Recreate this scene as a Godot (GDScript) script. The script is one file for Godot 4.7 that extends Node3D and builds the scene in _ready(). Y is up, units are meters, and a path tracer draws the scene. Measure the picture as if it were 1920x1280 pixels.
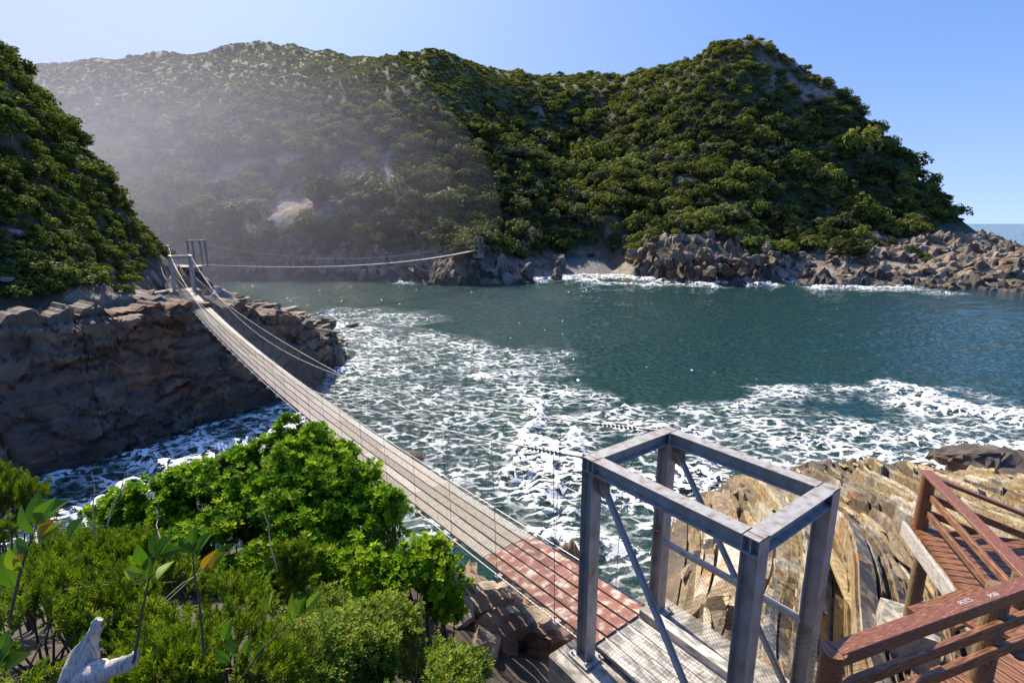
extends Node3D
# A river mouth between wooded hills: suspension footbridges, surf, banded rock, timber walkway and coastal shrubs.
# World: y = 0 is the sea, the viewer stands 12 m above it, -z is the way the viewer looks.
const EYE := 12.0
const PITCH := 12.6
var rng := RandomNumberGenerator.new()
var M := {}
var taken := {}

# ---------------------------------------------------------------- mesh collector
class MB:
	var v := PackedVector3Array()
	var n := PackedVector3Array()
	var c := PackedColorArray()
	var col := Color(1, 1, 1)
	func tri(a: Vector3, b: Vector3, d: Vector3) -> void:
		var nn := (d - a).cross(b - a).normalized()
		v.append(a); v.append(b); v.append(d)
		for k in 3:
			n.append(nn); c.append(col)
	func trin(a: Vector3, b: Vector3, d: Vector3, nn: Vector3) -> void:
		if (d - a).cross(b - a).dot(nn) < 0.0:
			var t := b
			b = d; d = t
		v.append(a); v.append(b); v.append(d)
		for k in 3:
			n.append(nn); c.append(col)
	func quad(a: Vector3, b: Vector3, d: Vector3, e: Vector3) -> void:
		tri(a, b, d); tri(a, d, e)
	func hexa(p: Array) -> void:   # p[0..3] bottom ring, p[4..7] top ring, seen from above anticlockwise
		quad(p[4], p[7], p[6], p[5]); quad(p[0], p[1], p[2], p[3])
		for k in 4:
			var j := (k + 1) % 4
			quad(p[k], p[k + 4], p[j + 4], p[j])
	func beam(a: Vector3, b: Vector3, w: float, h: float, up := Vector3.UP, bevel := 0.0) -> void:
		var f := (b - a).normalized()
		var r := f.cross(up).normalized()
		var u := r.cross(f).normalized()
		var ring := []
		var x := w / 2
		var y := h / 2
		var e := bevel
		if e <= 0.0:
			ring = [Vector2(-x, -y), Vector2(x, -y), Vector2(x, y), Vector2(-x, y)]
		else:
			ring = [Vector2(-x + e, -y), Vector2(x - e, -y), Vector2(x, -y + e), Vector2(x, y - e), Vector2(x - e, y), Vector2(-x + e, y), Vector2(-x, y - e), Vector2(-x, -y + e)]
		var m := ring.size()
		var A := []
		var B := []
		for q in ring:
			A.append(a + r * q.x + u * q.y); B.append(b + r * q.x + u * q.y)
		for k in m:
			var j := (k + 1) % m
			quad(A[k], A[j], B[j], B[k])
		for k in range(1, m - 1):
			tri(A[0], A[k + 1], A[k]); tri(B[0], B[k], B[k + 1])
	func tube(pts: Array, radii: Array, sides := 6) -> void:
		var rings := []
		var side := Vector3.ZERO
		for i in pts.size():
			var f: Vector3 = (pts[mini(i + 1, pts.size() - 1)] - pts[maxi(i - 1, 0)]).normalized()
			if side == Vector3.ZERO:
				side = f.cross(Vector3(0.31, 0.9, 0.2)).normalized()
			side = (side - f * side.dot(f)).normalized()
			var u := side.cross(f)
			var ring := []
			for k in sides:
				var t := TAU * k / sides
				ring.append(side * cos(t) + u * sin(t))
			rings.append(ring)
		for i in pts.size() - 1:
			var ra: float = radii[mini(i, radii.size() - 1)]
			var rb: float = radii[mini(i + 1, radii.size() - 1)]
			for k in sides:
				var j := (k + 1) % sides
				var a: Vector3 = pts[i] + rings[i][k] * ra
				var b: Vector3 = pts[i] + rings[i][j] * ra
				var d: Vector3 = pts[i + 1] + rings[i + 1][j] * rb
				var e: Vector3 = pts[i + 1] + rings[i + 1][k] * rb
				for q in [[a, rings[i][k]], [b, rings[i][j]], [d, rings[i + 1][j]], [a, rings[i][k]], [d, rings[i + 1][j]], [e, rings[i + 1][k]]]:
					v.append(q[0]); n.append(q[1]); c.append(col)
		for z in [0, pts.size() - 1]:
			var r2: float = radii[mini(z, radii.size() - 1)]
			for k in range(1, sides - 1):
				if z == 0:
					tri(pts[z] + rings[z][0] * r2, pts[z] + rings[z][k + 1] * r2, pts[z] + rings[z][k] * r2)
				else:
					tri(pts[z] + rings[z][0] * r2, pts[z] + rings[z][k] * r2, pts[z] + rings[z][k + 1] * r2)
	func mesh() -> ArrayMesh:
		var a := []
		a.resize(Mesh.ARRAY_MAX)
		a[Mesh.ARRAY_VERTEX] = v; a[Mesh.ARRAY_NORMAL] = n; a[Mesh.ARRAY_COLOR] = c
		var m := ArrayMesh.new()
		m.add_surface_from_arrays(Mesh.PRIMITIVE_TRIANGLES, a)
		return m

# ---------------------------------------------------------------- smooth land through given points
class Land:
	var px := PackedFloat64Array()
	var pz := PackedFloat64Array()
	var w := PackedFloat64Array()
	var base := 0.0
	var soft := 1.0
	func _init(points: Array, softness: float) -> void:   # points: [x, z, y]
		soft = softness * softness
		var m := points.size()
		for p in points:
			base += p[2] / m
		var A := []
		for i in m:
			var row := PackedFloat64Array()
			row.resize(m + 1)
			for j in m:
				var dx: float = points[i][0] - points[j][0]
				var dz: float = points[i][1] - points[j][1]
				row[j] = sqrt(dx * dx + dz * dz + soft)
			row[m] = points[i][2] - base
			A.append(row)
			px.append(points[i][0]); pz.append(points[i][1])
		for i in m:
			var best := i
			for k in range(i + 1, m):
				if absf(A[k][i]) > absf(A[best][i]):
					best = k
			var t = A[i]
			A[i] = A[best]; A[best] = t
			var ri: PackedFloat64Array = A[i]
			for k in range(i + 1, m):
				var rk: PackedFloat64Array = A[k]
				var f := rk[i] / ri[i]
				for q in range(i, m + 1):
					rk[q] -= f * ri[q]
				A[k] = rk
		w.resize(m)
		for i in range(m - 1, -1, -1):
			var s: float = A[i][m]
			for k in range(i + 1, m):
				s -= A[i][k] * w[k]
			w[i] = s / A[i][i]
	func y(x: float, z: float) -> float:
		var s := base
		for i in px.size():
			var dx := x - px[i]
			var dz := z - pz[i]
			s += w[i] * sqrt(dx * dx + dz * dz + soft)
		return s

# a regular field of heights that can be looked up
class Field:
	var x0: float; var z0: float; var step: float
	var nx: int; var nz: int
	var h := PackedFloat32Array()
	func y(x: float, z: float) -> float:
		var fx := clampf((x - x0) / step, 0.0, nx - 1.001)
		var fz := clampf((z - z0) / step, 0.0, nz - 1.001)
		var i := int(fx)
		var j := int(fz)
		fx -= i; fz -= j
		var k := j * nx + i
		return lerpf(lerpf(h[k], h[k + 1], fx), lerpf(h[k + nx], h[k + nx + 1], fx), fz)

# ---------------------------------------------------------------- small helpers
func P(u: float, v: float, d: float) -> Vector3:     # the place at d metres ahead that a sighting (u, v) of the survey points to
	var p := deg_to_rad(PITCH)
	var f := 1000.0 * cos(p) - (v - 640.0) * sin(p)
	var up := -1000.0 * sin(p) - (v - 640.0) * cos(p)
	return Vector3((u - 960.0) / f * d, EYE + up / f * d, -d)
func PW(u: float, v: float, y := 0.0) -> Vector3:    # the same, where the sighting meets a level
	var p := deg_to_rad(PITCH)
	var f := 1000.0 * cos(p) - (v - 640.0) * sin(p)
	var up := -1000.0 * sin(p) - (v - 640.0) * cos(p)
	return P(u, v, (y - EYE) * f / up)
func V(x: float, yrel: float, d: float) -> Vector3:
	return Vector3(x, EYE + yrel, -d)
func numbered(called: String) -> String:
	if not taken.has(called):
		taken[called] = 0
		return called
	taken[called] += 1
	return "%s_%03d" % [called, taken[called]]
func tag(o: Node3D, label: String, category: String, group := "", kind := "") -> Node3D:
	if label: o.set_meta("label", label)
	if category: o.set_meta("category", category)
	if group: o.set_meta("group", group)
	if kind: o.set_meta("kind", kind)
	return o
func thing(called: String, label: String, category: String, at := Vector3.ZERO, group := "") -> Node3D:
	var o := Node3D.new()
	o.name = numbered(called)
	add_child(o)
	o.position = at
	return tag(o, label, category, group)
func put(called: String, m: Mesh, material: Material, parent: Node = self, at := Vector3.ZERO) -> MeshInstance3D:
	var o := MeshInstance3D.new()
	o.name = numbered(called) if parent == self else called
	o.mesh = m
	o.material_override = material
	parent.add_child(o, true)
	o.position = at
	return o
func many(called: String, m: Mesh, material: Material, xf: Array, cols: Array, parent: Node = self) -> MultiMeshInstance3D:
	var mm := MultiMesh.new()
	mm.transform_format = MultiMesh.TRANSFORM_3D
	mm.use_colors = true
	mm.mesh = m
	mm.instance_count = xf.size()
	for i in xf.size():
		mm.set_instance_transform(i, xf[i])
		mm.set_instance_color(i, cols[i % cols.size()])
	var o := MultiMeshInstance3D.new()
	o.name = numbered(called) if parent == self else called
	o.multimesh = mm
	o.material_override = material
	parent.add_child(o, true)
	return o
func noise(freq: float, kind := FastNoiseLite.TYPE_SIMPLEX_SMOOTH, seed_ := 1, octaves := 4) -> FastNoiseLite:
	var f := FastNoiseLite.new()
	f.noise_type = kind; f.frequency = freq; f.seed = seed_
	f.fractal_type = FastNoiseLite.FRACTAL_FBM if octaves > 1 else FastNoiseLite.FRACTAL_NONE
	f.fractal_octaves = octaves
	return f
func ntex(f: FastNoiseLite, stops: Array, cols: Array, size := 512, bump := 0.0) -> NoiseTexture2D:
	var t := NoiseTexture2D.new()
	t.width = size; t.height = size; t.seamless = true; t.noise = f
	if bump > 0.0:
		t.as_normal_map = true; t.bump_strength = bump
	else:
		var g := Gradient.new()
		g.offsets = PackedFloat32Array(stops); g.colors = PackedColorArray(cols)
		t.color_ramp = g
	return t
func lin(r: float, g: float, b: float) -> Color:
	return Color(r, g, b).linear_to_srgb()
func gray(x: float) -> Color:
	return Color(x, x, x)
func mat(color: Color, rough: float, tex: Texture2D = null, scale := Vector3.ONE, nrm: Texture2D = null, nscale := 1.0, world := false) -> StandardMaterial3D:
	var m := StandardMaterial3D.new()
	m.albedo_color = color; m.roughness = rough
	m.vertex_color_use_as_albedo = true
	m.cull_mode = BaseMaterial3D.CULL_DISABLED
	if tex or nrm:
		m.uv1_triplanar = true; m.uv1_world_triplanar = world; m.uv1_scale = scale
	if tex: m.albedo_texture = tex
	if nrm:
		m.normal_enabled = true; m.normal_texture = nrm; m.normal_scale = nscale
	return m
func sheet(xs: PackedFloat32Array, zs: PackedFloat32Array, pos: PackedVector3Array, col: PackedColorArray, keep: Callable) -> ArrayMesh:
	var nx := xs.size()
	var idx := PackedInt32Array()
	for j in zs.size() - 1:
		for i in nx - 1:
			var k := j * nx + i
			if keep.call(k, k + nx + 1):
				# z falls as j grows
				idx.append_array(PackedInt32Array([k, k + nx, k + nx + 1, k, k + nx + 1, k + 1]))
	var a := []
	a.resize(Mesh.ARRAY_MAX)
	a[Mesh.ARRAY_VERTEX] = pos; a[Mesh.ARRAY_COLOR] = col; a[Mesh.ARRAY_INDEX] = idx
	var m := ArrayMesh.new()
	m.add_surface_from_arrays(Mesh.PRIMITIVE_TRIANGLES, a)
	var st := SurfaceTool.new()
	st.create_from(m, 0)
	st.generate_normals()
	return st.commit()
func flat(pos: PackedVector3Array, col: PackedColorArray, nx: int, nz: int, down_rows: bool, keep: Callable) -> ArrayMesh:
	# the same kind of sheet with every facet showing
	var mb := MB.new()
	for j in nz - 1:
		for i in nx - 1:
			var k := j * nx + i
			if not keep.call(k, k + nx + 1): continue
			var a := pos[k]
			var b := pos[k + 1]
			var c := pos[k + nx + 1]
			var d := pos[k + nx]
			mb.col = col[k]
			if (i + j) % 2 == 0:
				if down_rows:
					mb.tri(a, d, c); mb.tri(a, c, b)
				else:
					mb.tri(a, c, d); mb.tri(a, b, c)
			else:
				if down_rows:
					mb.tri(a, d, b); mb.tri(b, d, c)
				else:
					mb.tri(a, b, d); mb.tri(b, c, d)
	return mb.mesh()
func line(from: float, to: float, step: float) -> PackedFloat32Array:
	var a := PackedFloat32Array()
	var n := int(round(absf(to - from) / step))
	for i in n + 1:
		a.append(lerpf(from, to, float(i) / n))
	return a

# ================================================================ the scene
func _ready() -> void:
	rng.seed = 7
	setup_camera_and_light()
	materials()
	far_land()
	shore_ledges()
	haze()
	left_bank()
	cliff()
	near_ground()
	rock_platform()
	sea()
	forests()
	rocks()
	bridges()
	walkway()
	person()
	shrubs()

const SUN_AZ := -32.0
const SUN_EL := 45.0
func sun_dir() -> Vector3:
	var az := deg_to_rad(SUN_AZ)
	var el := deg_to_rad(SUN_EL)
	return Vector3(sin(az) * cos(el), sin(el), -cos(az) * cos(el))

func setup_camera_and_light() -> void:
	var cam := Camera3D.new()
	cam.name = "camera"
	cam.fov = rad_to_deg(2.0 * atan(640.0 / 1000.0))
	cam.near = 0.05; cam.far = 20000.0
	cam.position = Vector3(0, EYE, 0)
	cam.rotation_degrees = Vector3(-PITCH, 0, 0)
	add_child(cam)
	cam.current = true
	var sun := DirectionalLight3D.new()
	sun.name = "sun"
	sun.light_energy = 1.6
	sun.light_color = Color(1.0, 0.955, 0.88)
	sun.light_angular_distance = 0.5
	sun.shadow_enabled = true
	add_child(sun)
	sun.look_at_from_position(Vector3.ZERO, -sun_dir())
	# clear sky: blue above, pale at the horizon, brightening evenly round the sun
	var img := Image.create(512, 256, false, Image.FORMAT_RGBF)
	var s := sun_dir()
	for j in 256:
		var el := PI / 2 - (j + 0.5) / 256.0 * PI
		var e := maxf(el, 0.0)
		var k := 1.0 - exp(-e * 4.4)
		var b := Vector3(0.40, 0.57, 0.82).lerp(Vector3(0.02, 0.165, 0.60), k)
		for i in 512:
			var az := (i + 0.5) / 512.0 * TAU          # column 0 looks along -z
			var dir := Vector3(sin(az) * cos(el), sin(el), -cos(az) * cos(el))
			var g := rad_to_deg(acos(clampf(dir.dot(s), -1, 1)))
			var glow := 1.2 * exp(-pow(g / 27.0, 1.35))
			var c := b * (1.0 - 0.25 * minf(glow, 1.0)) + Vector3(0.80, 0.78, 0.62) * glow
			c *= 0.76
			img.set_pixel(i, j, Color(c.x, c.y, c.z))
	var pano := PanoramaSkyMaterial.new()
	pano.panorama = ImageTexture.create_from_image(img)
	var sky := Sky.new()
	sky.sky_material = pano
	var env := Environment.new()
	env.background_mode = Environment.BG_SKY
	env.sky = sky
	env.tonemap_mode = Environment.TONE_MAPPER_LINEAR
	env.tonemap_exposure = 1.85
	env.sdfgi_enabled = true; env.ssao_enabled = true; env.ssil_enabled = true
	env.volumetric_fog_enabled = true
	env.volumetric_fog_density = 0.0
	var we := WorldEnvironment.new()
	we.name = "world_environment"
	we.environment = env
	add_child(we)

func haze() -> void:
	# sunlit spray and smoke-blue air that fills the gorge on the left
	for k in 10:
		var g := 0.2 + 0.1 * k
		var h := ["gorge_haze", Vector3(-112, 12, -122), Vector3(200, 100, 155) * g, 0.0009]
		var f := FogVolume.new()
		f.name = numbered(h[0])
		f.shape = RenderingServer.FOG_VOLUME_SHAPE_ELLIPSOID
		f.size = h[2]
		var m := FogMaterial.new()
		m.density = h[3]
		m.albedo = Color(0.98, 0.95, 0.98)
		f.material = m
		add_child(f)
		f.position = h[1]
		tag(f, "pale sunlit haze hanging in the gorge on the left", "haze", "haze in the gorge", "stuff")
func materials() -> void:
	var speck := ntex(noise(0.012, FastNoiseLite.TYPE_SIMPLEX_SMOOTH, 3, 7), [0.25, 0.5, 0.72], [gray(0.72), gray(0.9), gray(1)])
	var blotch := ntex(noise(0.008, FastNoiseLite.TYPE_SIMPLEX_SMOOTH, 5, 7), [0.3, 0.5, 0.7], [gray(0.66), gray(0.86), gray(1)])
	var bumps := ntex(noise(0.014, FastNoiseLite.TYPE_SIMPLEX_SMOOTH, 9, 7), [], [], 512, 9.0)
	var crack := noise(0.02, FastNoiseLite.TYPE_CELLULAR, 4, 3)
	crack.cellular_return_type = FastNoiseLite.RETURN_DISTANCE2_SUB
	var cracks := ntex(crack, [], [], 512, 8.0)
	M.speck = speck; M.blotch = blotch; M.bumps = bumps
	M.land = mat(Color.WHITE, 0.95, blotch, Vector3.ONE * 0.11, bumps, 1.0, true)
	M.rock = mat(Color.WHITE, 0.85, blotch, Vector3.ONE * 0.16, bumps, 0.8, true)
	M.bedrock = mat(Color.WHITE, 0.82, speck, Vector3(0.8, 0.8, 0.8), bumps, 0.7, true)
	M.boulder = mat(Color.WHITE, 0.85, blotch, Vector3.ONE * 0.3, bumps, 1.0, true)
	var worn_steel := ntex(noise(0.012, FastNoiseLite.TYPE_SIMPLEX_SMOOTH, 25, 6), [0.3, 0.6, 0.76, 0.88], [lin(0.37, 0.35, 0.335), lin(0.31, 0.29, 0.27), lin(0.27, 0.235, 0.20), lin(0.22, 0.15, 0.10)])
	M.steel = mat(Color.WHITE, 0.5, worn_steel, Vector3(1.1, 0.45, 1.1), bumps, 0.05)
	M.steel.metallic = 0.12
	M.gusset = mat(lin(0.30, 0.22, 0.15), 0.75, blotch, Vector3.ONE * 2.0)
	M.cable = mat(lin(0.42, 0.40, 0.38), 0.45)
	M.cable.metallic = 0.6
	M.wire = mat(lin(0.16, 0.155, 0.15), 0.5)
	M.wire.metallic = 0.5
	M.concrete = mat(lin(0.40, 0.36, 0.30), 0.9, blotch, Vector3.ONE * 0.9, bumps, 0.5, true)
	var grain := ntex(noise(0.03, FastNoiseLite.TYPE_SIMPLEX_SMOOTH, 21, 5), [0.2, 0.4, 0.6, 0.8], [gray(0.55), gray(0.86), gray(0.95), gray(1)])
	var gbump := ntex(noise(0.03, FastNoiseLite.TYPE_SIMPLEX_SMOOTH, 21, 5), [], [], 512, 4.0)
	# boards are modelled with their length along z
	var gs := Vector3(5.0, 5.0, 0.35)
	M.board = mat(lin(0.54, 0.47, 0.40), 0.85, grain, gs, gbump, 0.6)
	M.board_pale = mat(lin(0.62, 0.57, 0.51), 0.85, grain, gs, gbump, 0.6)
	var worn := ntex(noise(0.012, FastNoiseLite.TYPE_SIMPLEX_SMOOTH, 31, 6), [0.1, 0.5, 0.64, 0.8], [lin(0.17, 0.065, 0.045), lin(0.25, 0.10, 0.072), lin(0.36, 0.24, 0.19), lin(0.5, 0.43, 0.37)])
	M.board_red = mat(Color.WHITE, 0.75, worn, Vector3(0.8, 0.8, 0.8), gbump, 0.2, true)
	var stain := ntex(noise(0.02, FastNoiseLite.TYPE_SIMPLEX_SMOOTH, 41, 5), [0.2, 0.5, 0.8], [lin(0.09, 0.034, 0.016), lin(0.20, 0.08, 0.034), lin(0.33, 0.16, 0.07)])
	M.timber = mat(Color.WHITE, 0.5, stain, Vector3(5.0, 5.0, 0.4), gbump, 0.4)
	var scratched := ntex(noise(0.02, FastNoiseLite.TYPE_SIMPLEX_SMOOTH, 43, 6), [0.2, 0.72, 0.9, 1.0], [lin(0.13, 0.046, 0.024), lin(0.23, 0.088, 0.044), lin(0.33, 0.19, 0.13), lin(0.42, 0.29, 0.23)])
	M.rail = mat(Color.WHITE, 0.45, scratched, Vector3(7.0, 7.0, 0.9), gbump, 0.2)
	M.pole = mat(lin(0.23, 0.15, 0.075), 0.8, grain, Vector3(4, 0.5, 4), gbump, 0.6)
	M.ramp = mat(lin(0.60, 0.555, 0.49), 0.85, blotch, Vector3(1.5, 1.5, 0.6), gbump, 0.2)
	M.grey_wood = mat(lin(0.50, 0.46, 0.42), 0.9, grain, gs, gbump, 0.8)
	M.driftwood = mat(lin(0.56, 0.50, 0.44), 0.85, ntex(noise(0.03, FastNoiseLite.TYPE_SIMPLEX_SMOOTH, 51, 5), [0.2, 0.4, 0.6], [gray(0.6), gray(0.88), gray(1)]), Vector3(3, 0.5, 3), gbump, 0.6)
	M.bark = mat(lin(0.10, 0.075, 0.055), 0.9, speck, Vector3.ONE * 2.0)
	M.twig = mat(lin(0.26, 0.22, 0.17), 0.9, speck, Vector3.ONE * 4.0)
	var leafy := func(c: Color, rough: float, through: Color) -> StandardMaterial3D:
		var m := mat(c, rough)
		m.backlight_enabled = true; m.backlight = through
		m.metallic_specular = 0.25
		return m
	M.forest = leafy.call(Color.WHITE, 0.75, Color(0.8, 0.85, 0.3))
	M.leaf = leafy.call(Color.WHITE, 0.45, Color(0.75, 0.85, 0.2))
	M.big_leaf = leafy.call(Color.WHITE, 0.5, Color(0.7, 0.8, 0.2))
	M.cloth = mat(Color.WHITE, 0.9)

# ---------------------------------------------------------------- far hills and headland
var far: Field
var far_rock := noise(0.022, FastNoiseLite.TYPE_SIMPLEX_SMOOTH, 77, 4)
func far_land() -> void:
	var pts := []
	# sightings on ridge lines, brows, gullies and feet of the slopes: u, v, distance
	for s in [
		[-150, 190, 330], [30, 132, 340], [110, 140, 320], [200, 122, 300], [330, 108, 285], [480, 92, 270], [580, 100, 265], [690, 122, 255],
		[740, 122, 215], [800, 112, 200], [850, 122, 198], [900, 146, 200], [950, 168, 205], [1010, 172, 270], [1080, 170, 280], [1150, 166, 275],
		[1200, 152, 225], [1260, 136, 205], [1310, 120, 195], [1350, 100, 190], [1400, 86, 188], [1440, 94, 186], [1500, 136, 182], [1560, 162, 178], [1600, 212, 172],
		[1640, 256, 168], [1690, 316, 162], [1730, 366, 157], [1780, 414, 150], [1830, 440, 144], [1880, 458, 139],
		[100, 260, 200], [260, 270, 175], [420, 240, 168], [560, 235, 165], [660, 250, 160], [720, 230, 165], [800, 200, 168], [880, 230, 170], [960, 270, 178],
		[100, 420, 145], [260, 400, 136], [420, 380, 134], [560, 380, 134], [680, 370, 134], [760, 360, 138], [850, 350, 142], [950, 340, 152], [1040, 300, 190], [1100, 330, 175],
		[1080, 400, 146], [1130, 440, 136], [1020, 420, 138], [1180, 300, 172], [1250, 260, 168], [1350, 220, 166], [1450, 240, 164], [1200, 400, 140], [1300, 350, 142], [1400, 340, 144], [1500, 330, 147], [1580, 340, 150],
		[1280, 440, 122], [1380, 430, 126], [1480, 440, 130], [1580, 440, 132], [1680, 430, 138],
		[1240, 455, 118], [1300, 455, 114], [1700, 460, 126], [1800, 465, 124]]:
		var p := P(s[0], s[1], s[2])
		pts.append([p.x, p.z, p.y])
	# feet of the slopes at the water, then the sea bed in front
	var shore := [[-130, 128], [-100, 124], [-75, 119], [-50, 116], [-34, 114], [-20, 112], [-7, 104.5], [4, 115], [12, 121], [20, 124], [26, 119], [32, 112], [42, 105], [50, 109], [62, 107], [75, 105], [90, 99], [104, 97], [118, 106], [132, 122]]
	for s in shore:
		pts.append([float(s[0]), -float(s[1]), 0.4])
		pts.append([s[0] * 0.9, -(s[1] - 16.0), -5.0])
	for s in [[-7, 107.5, 6.2], [-12, 115, 6.5], [14, 131, 2.2], [22, 133, 2.5], [40, 110, 4.0], [75, 114, 4.0], [95, 110, 4.0], [110, 113, 5.0], [-50, 119, 6.0], [-75, 122, 7.0], [-30, 118, 5.5], [-100, 128, 7.0]]:
		pts.append([float(s[0]), -float(s[1]), float(s[2])])
	for s in [[150, 150, -5], [150, 185, -5], [140, 220, -4], [130, 280, -4], [90, 300, 30], [0, 340, 70], [-120, 350, 85], [-260, 360, 90]]:
		pts.append([float(s[0]), -float(s[1]), float(s[2])])
	var land := Land.new(pts, 4.0)
	far = Field.new()
	far.x0 = -280.0; far.z0 = -360.0; far.step = 2.0
	far.nx = 221; far.nz = 137
	far.h.resize(far.nx * far.nz)
	var gul := noise(0.016, FastNoiseLite.TYPE_SIMPLEX_SMOOTH, 12, 4)
	gul.fractal_type = FastNoiseLite.FRACTAL_RIDGED
	var rough := noise(0.06, FastNoiseLite.TYPE_SIMPLEX_SMOOTH, 14, 3)
	var pos := PackedVector3Array()
	var col := PackedColorArray()
	var xs := line(far.x0, far.x0 + far.step * (far.nx - 1), far.step)
	var zs := line(far.z0, far.z0 + far.step * (far.nz - 1), far.step)
	for j in far.nz:
		for i in far.nx:
			var x := xs[i]
			var z := zs[j]
			var y := land.y(x, z)
			var amt := clampf(y / 12.0, 0.0, 1.0)
			y += amt * (gul.get_noise_2d(x, z * 0.8) * clampf(2.0 + y * 0.05, 2.0, 3.6) + rough.get_noise_2d(x, z) * 1.4)
			far.h[j * far.nx + i] = y
			pos.append(Vector3(x, y, z))
	for j in far.nz:
		for i in far.nx:
			var k := j * far.nx + i
			var x := xs[i]
			var z := zs[j]
			var y := far.h[k]
			var r := far_bare(x, y, z)
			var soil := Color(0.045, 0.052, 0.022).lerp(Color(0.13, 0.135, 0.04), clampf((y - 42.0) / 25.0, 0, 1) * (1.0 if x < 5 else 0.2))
			var n := rough.get_noise_3d(x * 2.0, y * 2.0, z * 2.0)
			var stone := Color(0.22, 0.19, 0.165).lerp(Color(0.34, 0.22, 0.13), clampf(n * 2.0 + 0.2, 0, 1))
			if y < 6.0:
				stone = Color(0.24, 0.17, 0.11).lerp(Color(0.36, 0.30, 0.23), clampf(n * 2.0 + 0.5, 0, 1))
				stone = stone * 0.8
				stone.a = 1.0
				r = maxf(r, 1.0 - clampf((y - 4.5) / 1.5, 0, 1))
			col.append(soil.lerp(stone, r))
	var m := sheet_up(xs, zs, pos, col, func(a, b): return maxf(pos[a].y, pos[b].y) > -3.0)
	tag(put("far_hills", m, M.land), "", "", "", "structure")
	# pebble beach in the cove
	var bx := line(-2, 30, 0.5)
	var bz := line(-134, -114, 0.5)
	var bp := PackedVector3Array()
	var bc := PackedColorArray()
	var peb := noise(0.9, FastNoiseLite.TYPE_CELLULAR, 5, 1)
	for z in bz:
		for x in bx:
			var edge := absf(x - 15.0) / 14.0
			var y := lerpf(-1.0, 3.6, clampf((-z - 115.0) / 16.0, 0, 1)) - pow(edge, 3.0) * 4.0
			bp.append(Vector3(x, y + peb.get_noise_2d(x, z) * 0.12, z))
			var q := 0.24 + 0.1 * peb.get_noise_2d(x * 1.3, z)
			bc.append(Color(q * 1.02, q * 0.95, q * 0.86))
	tag(put("pebble_beach", sheet_up(bx, bz, bp, bc, func(_a, _b): return true), M.boulder), "", "", "", "structure")
func shore_ledges() -> void:
	# broken bedrock along the foot of the far slopes
	var xs := line(-75, 138, 0.6)
	var zs := line(-92, -136, 0.6)
	var cell := noise(0.22, FastNoiseLite.TYPE_CELLULAR, 301, 1)
	cell.cellular_return_type = FastNoiseLite.RETURN_CELL_VALUE
	var grit := noise(0.30, FastNoiseLite.TYPE_SIMPLEX_SMOOTH, 302, 5)
	var dip := Basis(Vector3(0, 0, 1), 0.5) * Basis(Vector3(0, 1, 0), 0.4)
	var pos := PackedVector3Array()
	var col := PackedColorArray()
	for z in zs:
		for x in xs:
			var y := far.y(x, z)
			var w := dip * Vector3(x, y * 1.6, z)
			var wc := Vector3(w.x, w.y * 2.0, w.z * 0.7)
			var c1 := cell.get_noise_3dv(wc)
			var c2 := cell.get_noise_3dv(wc * 2.6)
			var g := grit.get_noise_2d(x, z)
			var fade := clampf((11.0 - y) / 3.0, 0, 1)
			if x > -1.0 and x < 27.0 and z < -116.0: fade = 0.0
			var h := y + fade * (0.25 + c1 * 1.1 + c2 * 0.5 + g * (3.2 if x > 25.0 and x < 52.0 else 1.6)) - (1.0 - fade) * 1.5
			pos.append(Vector3(x + c2 * 0.25, h, z + c1 * 0.25))
			var k := Color(0.20, 0.145, 0.10).lerp(Color(0.38, 0.29, 0.20), clampf(c1 * 0.6 + 0.4, 0, 1)).lerp(Color(0.40, 0.20, 0.09), clampf(g * 2.6 - 0.2, 0, 0.8)).lerp(Color(0.40, 0.37, 0.33), clampf(c2 * 0.8 - 0.2, 0, 1))
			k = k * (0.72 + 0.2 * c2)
			if h < 1.9 + g * 2.4: k = k.lerp(Color(0.05, 0.04, 0.032), 0.8)      # weed below the tide line
			k.a = 1.0
			col.append(k)
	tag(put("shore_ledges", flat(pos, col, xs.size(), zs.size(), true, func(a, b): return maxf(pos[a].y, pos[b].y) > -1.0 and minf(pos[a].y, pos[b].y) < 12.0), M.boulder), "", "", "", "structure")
func sheet_up(xs: PackedFloat32Array, zs: PackedFloat32Array, pos: PackedVector3Array, col: PackedColorArray, keep: Callable) -> ArrayMesh:
	# zs may rise or fall; the upper side is the front
	if zs[1] < zs[0]:
		return sheet(xs, zs, pos, col, keep)
	var nx := xs.size()
	var idx := PackedInt32Array()
	for j in zs.size() - 1:
		for i in nx - 1:
			var k := j * nx + i
			if keep.call(k, k + nx + 1):
				idx.append_array(PackedInt32Array([k, k + 1, k + nx + 1, k, k + nx + 1, k + nx]))
	var a := []
	a.resize(Mesh.ARRAY_MAX)
	a[Mesh.ARRAY_VERTEX] = pos; a[Mesh.ARRAY_COLOR] = col; a[Mesh.ARRAY_INDEX] = idx
	var m := ArrayMesh.new()
	m.add_surface_from_arrays(Mesh.PRIMITIVE_TRIANGLES, a)
	var st := SurfaceTool.new()
	st.create_from(m, 0)
	st.generate_normals()
	return st.commit()
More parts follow.
